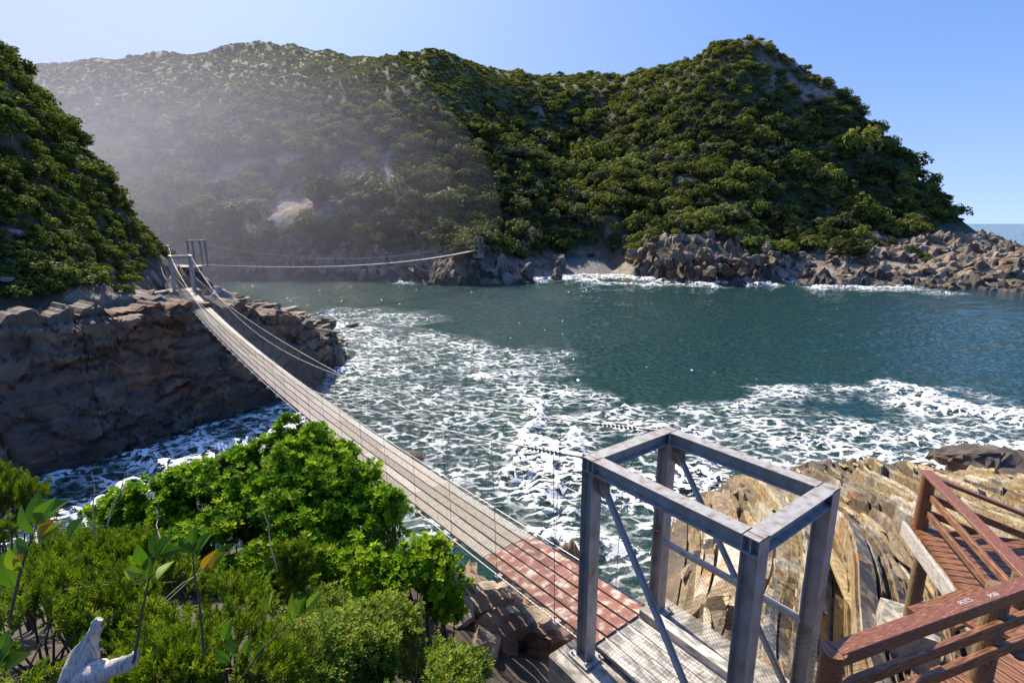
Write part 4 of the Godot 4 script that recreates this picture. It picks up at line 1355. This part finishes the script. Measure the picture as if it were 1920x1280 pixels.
	gantry("bridge_frame", "steel tower at the far right landing of the back footbridge", E + f3 * 1.4, f3, 1.2, 1.4, 2.45, false)
	gantry("bridge_frame", "steel tower at the left landing of the back footbridge", D, f3, 1.2, 1.4, 2.9, false)
	var land := thing("landing_deck", "plank landing joining the two rear footbridges on the left bank", "landing", V(-38.6, -5.0, 63.0))
	for k in 12:
		put("plank", one(func(mb): mb.beam(Vector3(-2.0, -0.03, 1.4 - k * 0.26), Vector3(2.2, -0.03, 1.4 - k * 0.26), 0.24, 0.05)), M.board, land)
	put("hand_rail", one(func(mb): mb.beam(Vector3(-1.9, 1.0, 1.5), Vector3(2.0, 1.0, 1.5), 0.08, 0.08); mb.beam(Vector3(-1.8, 1.0, 1.5), Vector3(-1.8, -0.6, 1.5), 0.08, 0.08, Vector3.BACK); mb.beam(Vector3(0.4, 1.0, 1.5), Vector3(0.4, -0.6, 1.5), 0.08, 0.08, Vector3.BACK)), M.board_pale, land)
	put("support", one(func(mb): mb.beam(Vector3(0, -0.06, 0), Vector3(0, -2.6, 0), 3.0, 2.2, Vector3.BACK)), M.concrete, land)
	var foot := thing("concrete_footing", "concrete block under the far right tower of the back footbridge", "footing", E)
	put("block", one(func(mb): mb.beam(Vector3(0, -0.05, 0) + f3 * 0.7, Vector3(0, -1.6, 0) + f3 * 0.7, 1.5, 1.7, f3, 0.03)), M.concrete, foot)

# ---------------------------------------------------------------- timber walkway on the right
func timber(called: String, a: Vector3, b: Vector3, w: float, h: float, m: Material, parent: Node, bevel := 0.006) -> MeshInstance3D:
	# length along the part's own z, so that the grain follows it
	var mid := (a + b) / 2
	var fw := (b - a).normalized()
	var rr := fw.cross(Vector3.UP).normalized()
	if rr.length() < 0.5: rr = Vector3.RIGHT
	var mb := MB.new()
	var g := rng.randf_range(0.82, 1.12)
	mb.col = Color(g, g, g)
	var half := a.distance_to(b) / 2
	mb.beam(Vector3(0, 0, half), Vector3(0, 0, -half), w, h, Vector3.UP, bevel)
	var o := put(called, mb.mesh(), m, parent)
	o.transform = Transform3D(Basis(rr, rr.cross(fw), -fw), mid)
	return o
func pole(called: String, a: Vector3, b: Vector3, rad: float, m: Material, parent: Node) -> void:
	put(called, one(func(mb): mb.tube([a, a.lerp(b, 0.5), b - (b - a).normalized() * 0.012, b], [rad * 1.03, rad, rad * 0.98, rad * 0.9], 14)), m, parent)
func walkway() -> void:
	# lower landing: left edge runs towards the viewer
	var P1 := V(6.42, -4.67, 7.55)
	var e := Vector3(-0.30, 0, 0.954).normalized()       # along the edge, towards the viewer
	var w := Vector3(0.954, 0, 0.30).normalized()       # across the boards, to the right
	var t := thing("timber_landing", "red-brown plank landing with railings on the right above the banded rock", "boardwalk", P1)
	for k in 19:
		timber("plank", e * (0.02 + k * 0.146) - w * 0.10 + Vector3(0, -0.025, 0), e * (0.02 + k * 0.146) + w * 1.75 + Vector3(0, -0.025, 0), 0.132, 0.045, M.timber, t)
	timber("stringer", e * -0.12 - w * 0.17 + Vector3(0, -0.13, 0), e * 2.85 - w * 0.17 + Vector3(0, -0.13, 0), 0.055, 0.24, M.grey_wood, t)
	timber("joist", e * 0.1 + w * 1.6 + Vector3(0, -0.16, 0), e * 2.8 + w * 1.6 + Vector3(0, -0.16, 0), 0.06, 0.2, M.grey_wood, t)
	pole("post", Vector3(0, -0.02, 0), Vector3(0, 0.86, 0), 0.098, M.timber, t)
	pole("post", e * 2.45 + Vector3(0, -1.2, 0), e * 2.45 + Vector3(0, 0.86, 0), 0.098, M.pole, t)
	timber("hand_rail", e * -0.12 + Vector3(0, 0.885, 0), e * 2.6 + Vector3(0, 0.885, 0), 0.16, 0.05, M.rail, t)
	timber("mid_rail", e * 0.08 + w * 0.03 + Vector3(0, 0.56, 0), e * 2.5 + w * 0.03 + Vector3(0, 0.56, 0), 0.05, 0.10, M.timber, t)
	timber("mid_rail", e * 0.08 + w * 0.03 + Vector3(0, 0.29, 0), e * 2.5 + w * 0.03 + Vector3(0, 0.29, 0), 0.05, 0.10, M.timber, t)
	# railing of the flight that goes down behind
	var d := (w * 1.9 - e * 0.25 + Vector3(0, -0.72, 0))
	timber("hand_rail", w * 0.1 + Vector3(0, 0.83, 0), w * 0.1 + d + Vector3(0, 0.83, 0), 0.14, 0.05, M.rail, t)
	timber("mid_rail", w * 0.1 + Vector3(0, 0.50, 0), w * 0.1 + d + Vector3(0, 0.50, 0), 0.05, 0.10, M.timber, t)
	timber("mid_rail", w * 0.1 + Vector3(0, 0.24, 0), w * 0.1 + d + Vector3(0, 0.24, 0), 0.05, 0.10, M.timber, t)
	pole("post", d + w * 0.05 + Vector3(0, -1.3, 0), d + w * 0.05 + Vector3(0, 0.8, 0), 0.09, M.pole, t)
	pole("support_pole", e * 0.30 - w * 0.03 + Vector3(0, -1.42, 0), e * 0.30 - w * 0.03 + Vector3(0, -0.06, 0), 0.098, M.pole, t)
	var fb := thing("concrete_block", "pale concrete block footing under the walkway support pole", "concrete block", P1 + e * 0.34 - w * 0.06 + Vector3(0, -1.42, 0))
	var blk := put("block", one(func(mb):
		var q := 0.36
		var s := 0.42
		mb.hexa([Vector3(-s, -0.75, s), Vector3(s, -0.75, s), Vector3(s, -0.75, -s), Vector3(-s, -0.75, -s), Vector3(-q, 0, q), Vector3(q, 0, q), Vector3(q, 0, -q), Vector3(-q, 0, -q)])), M.concrete, fb)
	blk.rotation.y = -0.55
	# upper flight close to the viewer
	var Q := V(2.27, -2.95, 3.2)
	var R := V(4.75, -2.95, 4.08)
	var a := (R - Q).normalized()
	var n := Vector3(a.z, 0, -a.x)                     # away from the viewer
	var u := thing("timber_stair", "red-brown timber stair and railing in the lower right corner", "stair", Q)
	pole("post", Vector3(0, -2.6, 0), Vector3(0, -0.02, 0), 0.082, M.timber, u)
	put("post_cap", one(func(mb): mb.tube([Vector3(0, -0.022, 0), Vector3(0, 0.004, 0)], [0.088], 14)), M.timber, u)
	pole("post", a * 2.02 + n * 0.09 + Vector3(0, -2.6, 0), a * 2.02 + n * 0.09 + Vector3(0, -0.06, 0), 0.09, M.pole, u)
	timber("hand_rail", a * 0.02 + Vector3(0, -0.045, 0), a * 2.7 + Vector3(0, -0.045, 0), 0.125, 0.11, M.rail, u)
	timber("mid_rail", a * 0.05 + Vector3(0, -0.36, 0), a * 2.7 + Vector3(0, -0.36, 0), 0.05, 0.10, M.timber, u)
	timber("mid_rail", a * 0.05 + Vector3(0, -0.62, 0), a * 2.7 + Vector3(0, -0.62, 0), 0.05, 0.10, M.timber, u)
	for k in 13:
		timber("plank", a * (0.75 + k * 0.15) - n * 0.9 + Vector3(0, -1.03, 0), a * (0.75 + k * 0.15) + n * (0.30 + 0.02 * (k % 2)) + Vector3(0, -1.03, 0), 0.136, 0.045, M.timber, u)
	timber("stringer", a * 0.62 + n * 0.2 + Vector3(0, -1.15, 0), a * 2.7 + n * 0.2 + Vector3(0, -1.15, 0), 0.05, 0.18, M.grey_wood, u)
	for k in 4:
		var o := a * 3.05 + n * (0.42 + k * 0.27) + Vector3(0, -1.14 - k * 0.13, 0)
		timber("tread", o, o + a * 1.2, 0.25, 0.045, M.timber, u)
	# carved and scratched letters on the top rail
	for s in [["PETCS", 1.42, 0.012], ["PON", 1.72, -0.012]]:
		var tm := TextMesh.new()
		tm.text = s[0]; tm.font_size = 16; tm.pixel_size = 0.0032; tm.depth = 0.002
		var o := put("carving", tm, M.board_pale, u, a * s[1] + n * s[2] + Vector3(0, 0.0115, 0))
		o.basis = Basis(a, n, Vector3.UP)

# ---------------------------------------------------------------- walker
func person() -> void:
	var D := V(-36.6, -4.95, 64.0)
	var E := V(-7.0, -5.3, 106.0)
	var at := span(D, E, 1.35, 0.55) + Vector3(0, 0.02, 0)
	var f := (E - D).normalized()
	f.y = 0
	var r := f.cross(Vector3.UP).normalized()
	var o := thing("person", "person in a pale cap and dark trousers walking on the far footbridge", "person", at)
	var mb := MB.new()
	for s in [-1.0, 1.0]:
		mb.col = Color(0.03, 0.03, 0.04)
		mb.tube([r * s * 0.09 + f * s * 0.22 + Vector3(0, 0.04, 0), r * s * 0.09 + f * s * 0.12 + Vector3(0, 0.46, 0), r * s * 0.08 + Vector3(0, 0.88, 0), Vector3(0, 1.0, 0)], [0.05, 0.065, 0.09, 0.1], 8)
		mb.tube([r * s * 0.09 + f * (s * 0.22 - 0.06) + Vector3(0, 0.04, 0), r * s * 0.09 + f * (s * 0.22 + 0.16) + Vector3(0, 0.035, 0)], [0.045, 0.035], 6)
		mb.col = Color(0.10, 0.10, 0.12)
		mb.tube([r * s * 0.17 + Vector3(0, 1.40, 0), r * s * 0.24 - f * s * 0.08 + Vector3(0, 1.14, 0), r * s * 0.22 + f * 0.06 + Vector3(0, 0.90, 0)], [0.055, 0.045, 0.035], 7)
		mb.col = Color(0.35, 0.22, 0.15)
		mb.tube([r * s * 0.22 + f * 0.06 + Vector3(0, 0.90, 0), r * s * 0.22 + f * 0.08 + Vector3(0, 0.80, 0)], [0.035, 0.02], 6)
	mb.col = Color(0.10, 0.10, 0.12)
	mb.tube([Vector3(0, 0.86, 0), Vector3(0, 1.05, 0), Vector3(0, 1.3, 0), Vector3(0, 1.43, 0), Vector3(0, 1.47, 0)], [0.13, 0.14, 0.18, 0.17, 0.07], 10)
	mb.col = Color(0.35, 0.22, 0.15)
	mb.tube([Vector3(0, 1.44, 0), Vector3(0, 1.52, 0), f * 0.01 + Vector3(0, 1.58, 0), f * 0.01 + Vector3(0, 1.66, 0), Vector3(0, 1.72, 0)], [0.05, 0.055, 0.085, 0.095, 0.06], 9)
	put("body", mb.mesh(), M.cloth, o)
	var cap := MB.new()
	cap.col = Color(0.75, 0.72, 0.68)
	cap.tube([Vector3(0, 1.66, 0), Vector3(0, 1.71, 0), Vector3(0, 1.76, 0)], [0.105, 0.10, 0.04], 9)
	cap.tube([f * 0.06 + Vector3(0, 1.67, 0), f * 0.2 + Vector3(0, 1.655, 0)], [0.07, 0.03], 6)
	put("cap", cap.mesh(), M.cloth, o)

# ---------------------------------------------------------------- near plants
func leaf(mb: MB, root: Vector3, dir: Vector3, up: Vector3, length: float, wide: float, curl := 0.15) -> void:
	var s := dir.cross(up).normalized()
	var n := s.cross(dir).normalized()
	var prev := []
	var m := 4 if length < 0.1 else 8
	for k in m + 1:
		var t := float(k) / m
		var c := root + dir * length * t + n * (curl * length * (t * 0.6 - t * t))
		var hw: float = wide * 0.5 * maxf(sin(PI * pow(t, 0.8)), 0.0) if k < m else 0.0
		if k == 0: hw = wide * 0.05
		var cur := [c - s * hw + n * hw * 0.35, c, c + s * hw + n * hw * 0.35]
		if k > 0:
			for q in 2:
				if k < m:
					mb.quad(prev[q], cur[q], cur[q + 1], prev[q + 1])
				else:
					mb.tri(prev[q], c, prev[q + 1])
		prev = cur
func rosette(seed_: int, count: int, length: float, wide: float) -> ArrayMesh:
	var r := RandomNumberGenerator.new()
	r.seed = seed_
	var mb := MB.new()
	for k in count:
		var a := TAU * k * 0.382 + r.randf_range(-0.2, 0.2)
		var lift := lerpf(0.2, 1.5, float(k) / count)
		var d := Vector3(cos(a), lift, sin(a)).normalized()
		var g := r.randf_range(0.8, 1.25)
		mb.col = Color(g, g, g * r.randf_range(0.7, 1.1))
		leaf(mb, d * 0.008 + Vector3(0, 0.02 * lift, 0), d, Vector3.UP if lift < 1.4 else Vector3(cos(a), 0.2, sin(a)) * -1.0, length * r.randf_range(0.75, 1.1), wide)
	return mb.mesh()
func sprig(seed_: int, count: int, length: float) -> ArrayMesh:
	# feathery shoot with narrow leaves
	var r := RandomNumberGenerator.new()
	r.seed = seed_
	var mb := MB.new()
	for k in count:
		var t := float(k) / count
		var a := TAU * k * 0.382
		var d := Vector3(cos(a), 0.9 + t, sin(a)).normalized()
		var p := Vector3(0, t * length, 0)
		var s := d.cross(Vector3(r.randfn(), r.randfn(), r.randfn())).normalized() * 0.0055
		var g := r.randf_range(0.75, 1.3)
		mb.col = Color(g, g, g * 0.9)
		var l := r.randf_range(0.035, 0.06) * (1.15 - 0.5 * t)
		mb.tri(p - s, p + d * l, p + s)
		mb.tri(p + d * l * 0.4 - s * 1.3, p + d * l * 1.15, p + d * l * 0.4 + s * 1.3)
	mb.col = Color(1.6, 1.0, 0.9)
	mb.tube([Vector3.ZERO, Vector3(0, length, 0)], [0.0025, 0.001], 3)
	return mb.mesh()
func bush(called: String, label: String, lobes: Array, shoots: Array, density: float, cols: Array, inner: float, scale_ := 1.0, thin := -0.15) -> void:
	# lobes: [centre, radii]; shoots cover the lobes from the outside in
	var base: Vector3 = lobes[0][0]
	base.y = near.y(base.x, base.z)
	var t := thing(called, label, "shrub", base)
	var gaps := noise(1.1 / scale_, FastNoiseLite.TYPE_SIMPLEX_SMOOTH, 700, 2)
	var xf := []
	for k in shoots.size(): xf.append([])
	var cc := []
	for k in shoots.size(): cc.append([])
	for l in lobes:
		var c: Vector3 = l[0]
		var rad: Vector3 = l[1]
		var n := int(density * (rad.x * rad.y + rad.y * rad.z + rad.x * rad.z))
		for k in n:
			var d := Vector3(rng.randfn(), rng.randfn() * 0.9 + 0.35, rng.randfn()).normalized()
			var q := lerpf(inner, 1.0, sqrt(rng.randf()))
			q *= 1.0 + 0.16 * sin(d.x * 9.0 + c.x * 3.0) * sin(d.z * 8.0 + d.y * 6.0)
			var p := c + d * rad * q
			if p.y < near.y(p.x, p.z) + 0.02 or gaps.get_noise_3dv(p) < thin: continue
			var up := (d * 0.8 + Vector3(rng.randf_range(-0.4, 0.4), 0.9, rng.randf_range(-0.4, 0.4))).normalized()
			var x := up.cross(Vector3(rng.randfn(), 0.1, rng.randfn())).normalized()
			var s := rng.randf_range(0.7, 1.25) * scale_
			var i := rng.randi() % shoots.size()
			xf[i].append(Transform3D(Basis(x, up, x.cross(up)).scaled(Vector3.ONE * s), p - base))
			var col: Color = cols[rng.randi() % cols.size()]
			var g := rng.randf_range(0.75, 1.25)
			cc[i].append(Color(col.r * g, col.g * g, col.b * g))
	for k in shoots.size():
		if xf[k].size(): tag(many("foliage", shoots[k], M.leaf, xf[k], cc[k], t), "", "", "", "stuff")
	var st := MB.new()
	for l in lobes:
		var c: Vector3 = l[0]
		for k in 6:
			var e: Vector3 = c + Vector3(rng.randf_range(-0.7, 0.7), rng.randf_range(0.0, 0.8), rng.randf_range(-0.7, 0.7)) * l[1]
			var g := Vector3(lerpf(c.x, e.x, 0.2), near.y(c.x, c.z) - 0.1, c.z)
			st.tube([g - base, g.lerp(e, 0.5) + Vector3(rng.randf_range(-0.1, 0.1), 0, rng.randf_range(-0.1, 0.1)) - base, e - base], [0.013, 0.010, 0.004], 5)
	put("stems", st.mesh(), M.bark, t)
func sapling(label: String, foot: Vector3, joints: Array, leaves: Array, size: float) -> void:
	var t := thing("sapling", label, "sapling", foot, "")
	var pts := [Vector3(0, -0.1, 0)]
	for j in joints: pts.append(j - foot)
	var rad := []
	for k in pts.size(): rad.append(lerpf(0.008, 0.0035, float(k) / (pts.size() - 1)) * size / 0.13)
	put("stem", one(func(mb): mb.tube(pts, rad, 7)), M.bark, t)
	for l in leaves:   # [root, direction, colour index]
		var root: Vector3 = l[0] - foot
		var dir: Vector3 = (l[1] as Vector3).normalized()
		var mb := MB.new()
		mb.col = [Color(0.07, 0.14, 0.022), Color(0.12, 0.21, 0.022), Color(0.26, 0.30, 0.03), Color(0.42, 0.20, 0.03)][l[2]]
		leaf(mb, Vector3.ZERO, dir, Vector3(rng.randf_range(-0.6, 0.6), 0.6, 0.9).normalized(), size * rng.randf_range(1.0, 1.35), size * 0.58, 0.3)
		mb.col = Color(0.22, 0.26, 0.10)
		mb.tube([Vector3.ZERO - dir * 0.01, dir * size * 0.5 + Vector3(0, 0.001, 0)], [0.0024, 0.0012], 4)
		put("leaf", mb.mesh(), M.big_leaf, t, root)
func shrubs() -> void:
	var ros := []
	for k in 3: ros.append(rosette(500 + k, 11, 0.088, 0.042))
	var spr := []
	for k in 3: spr.append(sprig(520 + k, 22, 0.13))
	var small := []
	for k in 2: small.append(rosette(540 + k, 9, 0.036, 0.017))
	var bright := [Color(0.18, 0.30, 0.012), Color(0.26, 0.38, 0.014), Color(0.11, 0.21, 0.012), Color(0.36, 0.44, 0.02)]
	var olive := [Color(0.17, 0.24, 0.025), Color(0.23, 0.29, 0.03), Color(0.12, 0.18, 0.022), Color(0.29, 0.31, 0.045)]
	# tall glossy shrub in the middle
	var lob := []
	for s in [[560, 905, 8.4, 0.95], [470, 935, 8.2, 0.95], [630, 930, 8.0, 0.85], [380, 950, 7.9, 0.7], [690, 975, 7.6, 0.6], [540, 1010, 7.4, 1.0], [430, 1030, 7.2, 0.8], [640, 1030, 7.2, 0.75], [545, 835, 8.8, 0.38], [620, 860, 8.5, 0.4], [290, 960, 7.7, 0.6], [230, 975, 7.6, 0.5], [500, 850, 8.6, 0.3], [590, 815, 8.8, 0.22], [650, 855, 8.3, 0.22], [450, 870, 8.4, 0.3], [380, 895, 8.1, 0.3], [340, 910, 8.0, 0.3], [700, 920, 7.7, 0.28], [540, 800, 8.9, 0.2], [730, 950, 7.4, 0.25]]:
		lob.append([P(s[0], s[1], s[2]), Vector3(s[3], s[3] * 0.85, s[3])])
	bush("glossy_shrub", "big bright green glossy-leaved shrub in front of the bridge", lob, ros, 700.0, bright, 0.35)
	lob = []
	for s in [[800, 1075, 6.3, 0.5], [760, 1110, 6.1, 0.45], [840, 1110, 6.2, 0.36], [700, 1090, 6.2, 0.42]]:
		lob.append([P(s[0], s[1], s[2]), Vector3(s[3], s[3] * 0.9, s[3])])
	bush("glossy_shrub", "small rounded glossy shrub against the lower edge of the bridge deck", lob, ros, 800.0, bright, 0.4, 0.9)
	# fine-leaved shrubs along the foot of the picture
	lob = []
	for s in [[720, 1210, 4.6, 0.5], [800, 1240, 4.5, 0.45], [640, 1230, 4.3, 0.5], [870, 1275, 4.4, 0.3], [560, 1260, 3.9, 0.5], [690, 1290, 3.9, 0.5], [600, 1170, 4.9, 0.4], [820, 1310, 3.9, 0.4]]:
		lob.append([P(s[0], s[1], s[2]), Vector3(s[3], s[3] * 0.85, s[3])])
	bush("fine_leaved_shrub", "dense small-leaved green shrub at the bottom middle", lob, small, 2600.0, olive, 0.5, 1.0, -0.1)
	lob = []
	for s in [[120, 1090, 4.6, 0.55], [230, 1070, 4.8, 0.5], [320, 1110, 4.6, 0.45], [60, 1150, 4.0, 0.5], [200, 1160, 4.0, 0.5], [330, 1190, 3.8, 0.4], [20, 1230, 3.3, 0.4], [420, 1160, 4.2, 0.4], [420, 1240, 3.5, 0.4], [300, 1280, 3.1, 0.35], [480, 1290, 3.2, 0.35], [30, 1300, 2.9, 0.35], [160, 1250, 3.6, 0.4]]:
		lob.append([P(s[0], s[1], s[2]), Vector3(s[3], s[3] * 0.62, s[3])])
	bush("feathery_shrub", "low feathery shrub with narrow leaves at the lower left", lob, spr, 1100.0, olive, 0.3, 1.0, -0.1)
	lob = []
	for s in [[20, 990, 5.4, 0.42], [-30, 960, 5.5, 0.5], [40, 950, 5.6, 0.22]]:
		lob.append([P(s[0], s[1], s[2]), Vector3(s[3], s[3] * 0.8, s[3])])
	bush("feathery_shrub", "yellow-green feathery shrub at the left edge of the picture", lob, spr, 1000.0, [Color(0.2, 0.24, 0.03), Color(0.15, 0.2, 0.03)], 0.5)
	lob = [[P(560, 1080, 5.3), Vector3(0.16, 0.42, 0.16)], [P(545, 1040, 5.4), Vector3(0.10, 0.3, 0.10)]]
	bush("feathery_shrub", "upright feathery shoots in front of the glossy shrub", lob, spr, 2200.0, olive, 0.3)
	# saplings with large leaves
	var mk := func(label: String, foot_uv: Array, top_uv: Array, d: float, ls: Array, size: float) -> void:
		var foot := P(foot_uv[0], foot_uv[1], d)
		var top := P(top_uv[0], top_uv[1], d + 0.1)
		var arr := []
		for q in ls:   # root u, v, tip u, v, colour
			var a := P(q[0], q[1], d + 0.05)
			var b := P(q[2], q[3], d + 0.05 + rng.randf_range(-0.04, 0.06))
			arr.append([a, b - a, q[4]])
		sapling(label, foot, [foot.lerp(top, 0.4) + Vector3(0.01, 0, 0), foot.lerp(top, 0.75), top], arr, size)
	mk.call("large-leaved sapling with an orange leaf at the left edge", [10, 1135], [68, 985], 2.6, [[68, 985, 70, 905, 0], [70, 980, 108, 918, 1], [74, 975, 118, 940, 0], [64, 1000, 42, 965, 1], [72, 1008, 100, 968, 3], [72, 1010, 106, 985, 2], [55, 1030, 22, 1015, 0], [128, 1010, 152, 968, 0], [40, 1070, 15, 1035, 2], [40, 1075, 38, 1020, 3], [25, 1100, 5, 1060, 1]], 0.15)
	mk.call("slender sapling with upright oval leaves left of the bare stem", [245, 1215], [290, 1045], 2.7, [[290, 1045, 290, 985, 0], [292, 1045, 325, 995, 0], [270, 1060, 255, 1020, 1], [265, 1075, 240, 1070, 2], [280, 1080, 280, 1055, 0], [295, 1085, 305, 1072, 1], [300, 1040, 330, 1030, 0]], 0.13)
	mk.call("slender sapling with oval leaves and an orange one beside the dark gap", [378, 1200], [360, 1035], 2.75, [[360, 1035, 362, 978, 1], [362, 1035, 340, 1015, 0], [365, 1035, 400, 990, 0], [368, 1045, 378, 1000, 0], [385, 1065, 418, 1038, 1], [380, 1068, 396, 1045, 3]], 0.125)
	mk.call("leaning sapling with rounded leaves at the bottom middle", [430, 1275], [560, 1150], 2.9, [[560, 1150, 580, 1092, 1], [555, 1155, 545, 1115, 2], [575, 1140, 592, 1120, 2], [500, 1150, 505, 1122, 2], [550, 1170, 540, 1150, 1], [480, 1240, 500, 1200, 0], [440, 1225, 425, 1180, 0], [460, 1230, 470, 1190, 1], [430, 1240, 410, 1225, 0], [420, 1200, 432, 1165, 1]], 0.115)
	mk.call("dark big-leaved sapling in the lower left corner", [-20, 1290], [0, 1240], 2.2, [[0, 1245, 20, 1200, 0], [5, 1250, 30, 1225, 0], [-5, 1240, 10, 1190, 1], [10, 1240, 48, 1228, 2]], 0.13)
	# dry twigs
	for s in [[[40, 1000], [200, 985]], [[120, 1105], [330, 1090]], [[300, 1130], [420, 1040]], [[310, 1130], [450, 1015]], [[470, 1260], [620, 1140]], [[180, 1010], [170, 880]], [[200, 990], [240, 880]], [[470, 1270], [690, 1225]], [[520, 1070], [490, 950]], [[300, 1010], [290, 950]]]:
		var a := P(s[0][0], s[0][1], 3.9)
		var b := P(s[1][0], s[1][1], 4.3)
		var tw := thing("dry_twig", "thin bare twig sticking out of the near shrubs", "twig", a, "bare twigs among the shrubs")
		put("stick", one(func(mb): mb.tube([Vector3.ZERO, (b - a) * 0.35 + Vector3(0, 0.03, 0.02), (b - a) * 0.7 + Vector3(0.02, 0.0, 0), b - a], [0.006, 0.005, 0.0035, 0.0015], 5)), M.twig, tw)
		put("side_shoot", one(func(mb): mb.tube([(b - a) * 0.55 + Vector3(0.01, 0.015, 0), (b - a) * 0.75 + Vector3(0.05, 0.10, 0.03)], [0.005, 0.002], 4)), M.twig, tw)
	# driftwood stump
	var s0 := P(135, 1290, 2.75)
	var dw := thing("driftwood_stump", "bleached forked driftwood stump in the lower left", "driftwood", s0)
	var nz := noise(3.0, FastNoiseLite.TYPE_SIMPLEX_SMOOTH, 600, 4)
	var limb := func(called: String, ks: Array) -> void:
		var mb := MB.new()
		var curve := Curve3D.new()
		for k in ks: curve.add_point(k[0] - s0, (k[2] if k.size() > 2 else Vector3.ZERO) * -1, k[2] if k.size() > 2 else Vector3.ZERO)
		var pts := []
		var rad := []
		var n := 36
		for k in n + 1:
			var x := float(k) / n * (ks.size() - 1)
			var i := mini(int(x), ks.size() - 2)
			var p := curve.sample(i, x - i)
			pts.append(p)
			rad.append(lerpf(ks[i][1], ks[i + 1][1], x - i) * (1.0 + 0.2 * nz.get_noise_3dv(p * 2.0)))
		mb.tube(pts, rad, 18)
		for k in mb.v.size():
			mb.v[k] += mb.n[k] * nz.get_noise_3dv(mb.v[k] * 1.2 * Vector3(1, 0.5, 1)) * 0.05 + mb.n[k] * nz.get_noise_3dv(mb.v[k] * 9.0 * Vector3(1, 0.3, 1)) * 0.008
		put(called, mb.mesh(), M.driftwood, dw)
	limb.call("trunk", [[P(120, 1330, 2.7), 0.13], [P(155, 1240, 2.75), 0.075], [P(168, 1195, 2.8), 0.055], [P(180, 1168, 2.82), 0.042], [P(186, 1160, 2.83), 0.02]])
	limb.call("branch", [[P(150, 1275, 2.72), 0.09], [P(205, 1255, 2.7), 0.06], [P(240, 1238, 2.72), 0.055], [P(258, 1222, 2.75), 0.03]])
